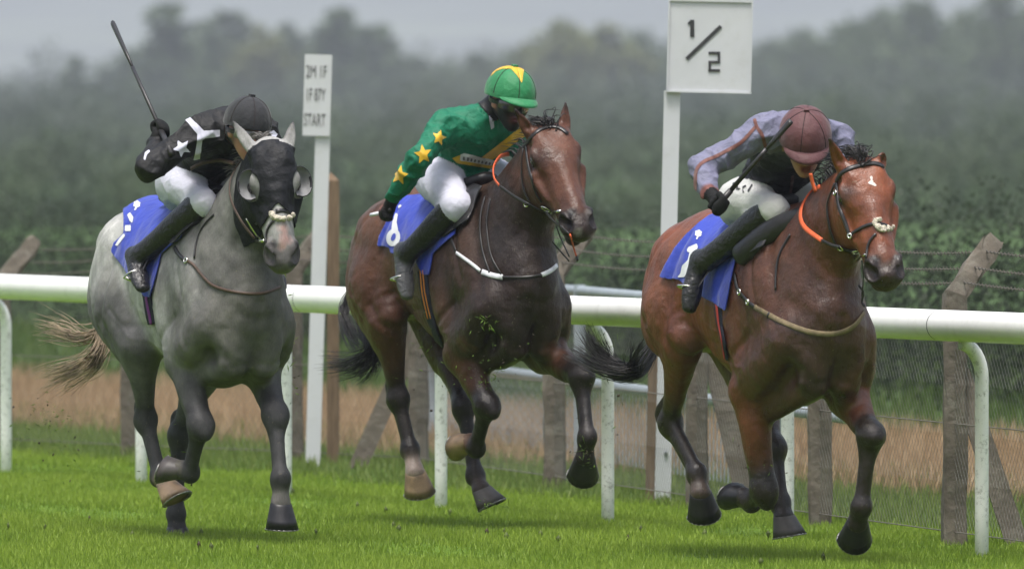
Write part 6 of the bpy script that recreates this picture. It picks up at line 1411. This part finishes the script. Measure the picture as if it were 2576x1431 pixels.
# stirrups under the boots
for key, JJ in (('L', JL), ('M', JM), ('R', JR)):
    for S in 'RL':
        an, to, kn = JJ['an' + S], JJ['to' + S], JJ['kn' + S]; sh_ = nrm(an - kn); fd = nrm(to - an); c_ = an + sh_ * .055 + fd * .10; dn = nrm(sh_ - fd * np.dot(sh_, fd)); sd_ = np.cross(fd, dn); m = MB()
        pts = [c_ + sd_ * .052 * math.cos(a) - dn * (.055 * math.sin(a) - .03) for a in np.linspace(R(-20), R(200), 13)]; m.tube(pts, .0045, 6); m.tube([c_ + sd_ * .05 + dn * .042, c_ - sd_ * .05 + dn * .042], .008, 6); m.build('stirrup_iron', STEEL, HORSES[key]['sa'], True)
        m = MB(); top = np.array([-.55, (.20 if S == 'L' else -.20), 1.48 + HORSES[key].get('dz', 0)]); m.tube([c_ - dn * .026, top], .008, 6, .4, ref=(0, 1, 0)); m.build('stirrup_leather', LEATHER, HORSES[key]['sa'])
# ---------------------------------------------------------------- turf kicked up by the hooves
g_ = np.random.default_rng(11); vs = []; fs = []; cs = []
for cx_, cy_, sx_, sy_, n, Y in [(120, 1080, 90, 110, 80, 56.5), (430, 1150, 60, 80, 24, 55), (735, 900, 16, 130, 26, 55.0), (1530, 900, 60, 90, 14, 54.6), (1900, 1180, 60, 60, 16, 51.2), (1225, 820, 26, 22, 26, 54.6), (1200, 960, 60, 26, 26, 54.7), (1250, 900, 120, 60, 30, 54.8), (1470, 1140, 26, 50, 26, 54.9), (1540, 980, 30, 90, 10, 55), (1050, 880, 60, 90, 16, 56), (700, 1300, 40, 20, 10, 54.6), (2140, 1330, 40, 30, 10, 51.9), (1240, 1270, 50, 20, 12, 55.2)]:
    for i in range(n):
        p = V(cx_ + g_.normal(0, sx_ * .6), cy_ + g_.normal(0, sy_ * .6), Y + g_.normal(0, .15)); d = nrm(g_.normal(size=3)); e = nrm(np.cross(d, g_.normal(size=3))); L_ = g_.uniform(.006, .024); w = g_.uniform(.0016, .004); k = len(vs)
        if p[2] < .03: continue
        if g_.uniform() < .22:
            L_ *= .5; w *= 2.0; c = (.05, .035, .02)
        else: c = tuple(np.array((.10, .17, .02)) * g_.uniform(.6, 1.7))
        f_ = np.cross(d, e); vs += [p - d * L_, p + e * w, p + d * L_, p - e * w, p + f_ * w * .6]; fs += [(k, k + 1, k + 4), (k + 1, k + 2, k + 4), (k + 2, k + 3, k + 4), (k + 3, k, k + 4), (k, k + 3, k + 2), (k, k + 2, k + 1)]; cs += [c] * 5
tag(link('flying_turf', mesh_np('flying_turf', np.array(vs), np.array(fs), False, np.array(cs)), GRASSM), 'bits of grass and soil thrown up by the hooves', 'turf', kind='stuff')

# loose divots lying on the turf behind and under the hooves
vs = []; fs = []; cs = []
for cx_, cy_, n in [(150, 1330, 3), (420, 1385, 4), (700, 1375, 2), (1100, 1330, 3), (1280, 1352, 4), (1800, 1350, 3), (1950, 1420, 2), (900, 1290, 3), (1500, 1380, 2)]:
    for i in range(n):
        py = cy_ + g_.normal(0, 18); Y = EYE * FP / (py - YH); X = (cx_ + g_.normal(0, 90) - CX) * Y / FP; r_ = g_.uniform(.006, .014); k = len(vs); c = np.array([(.055, .040, .022), (.09, .12, .03)][int(g_.uniform() < .8)]) * g_.uniform(.7, 1.3)
        ring_ = [(X + r_ * math.cos(a) * g_.uniform(.7, 1.3), Y + r_ * math.sin(a) * g_.uniform(.7, 1.3), .026 + g_.uniform(0, .012)) for a in np.linspace(0, 6.28, 7)[:-1]]
        vs += ring_ + [(X, Y, .042 + r_ * .8), (X, Y, .0)]; cs += [c] * 8
        for j in range(6): fs += [(k + j, k + (j + 1) % 6, k + 6), (k + (j + 1) % 6, k + j, k + 7)]
tag(link('turf_clods', mesh_np('turf_clods', np.array(vs), np.array(fs), False, np.array(cs)), GRASSM), 'small clods of turf lying on the grass under the horses', 'turf', kind='stuff')
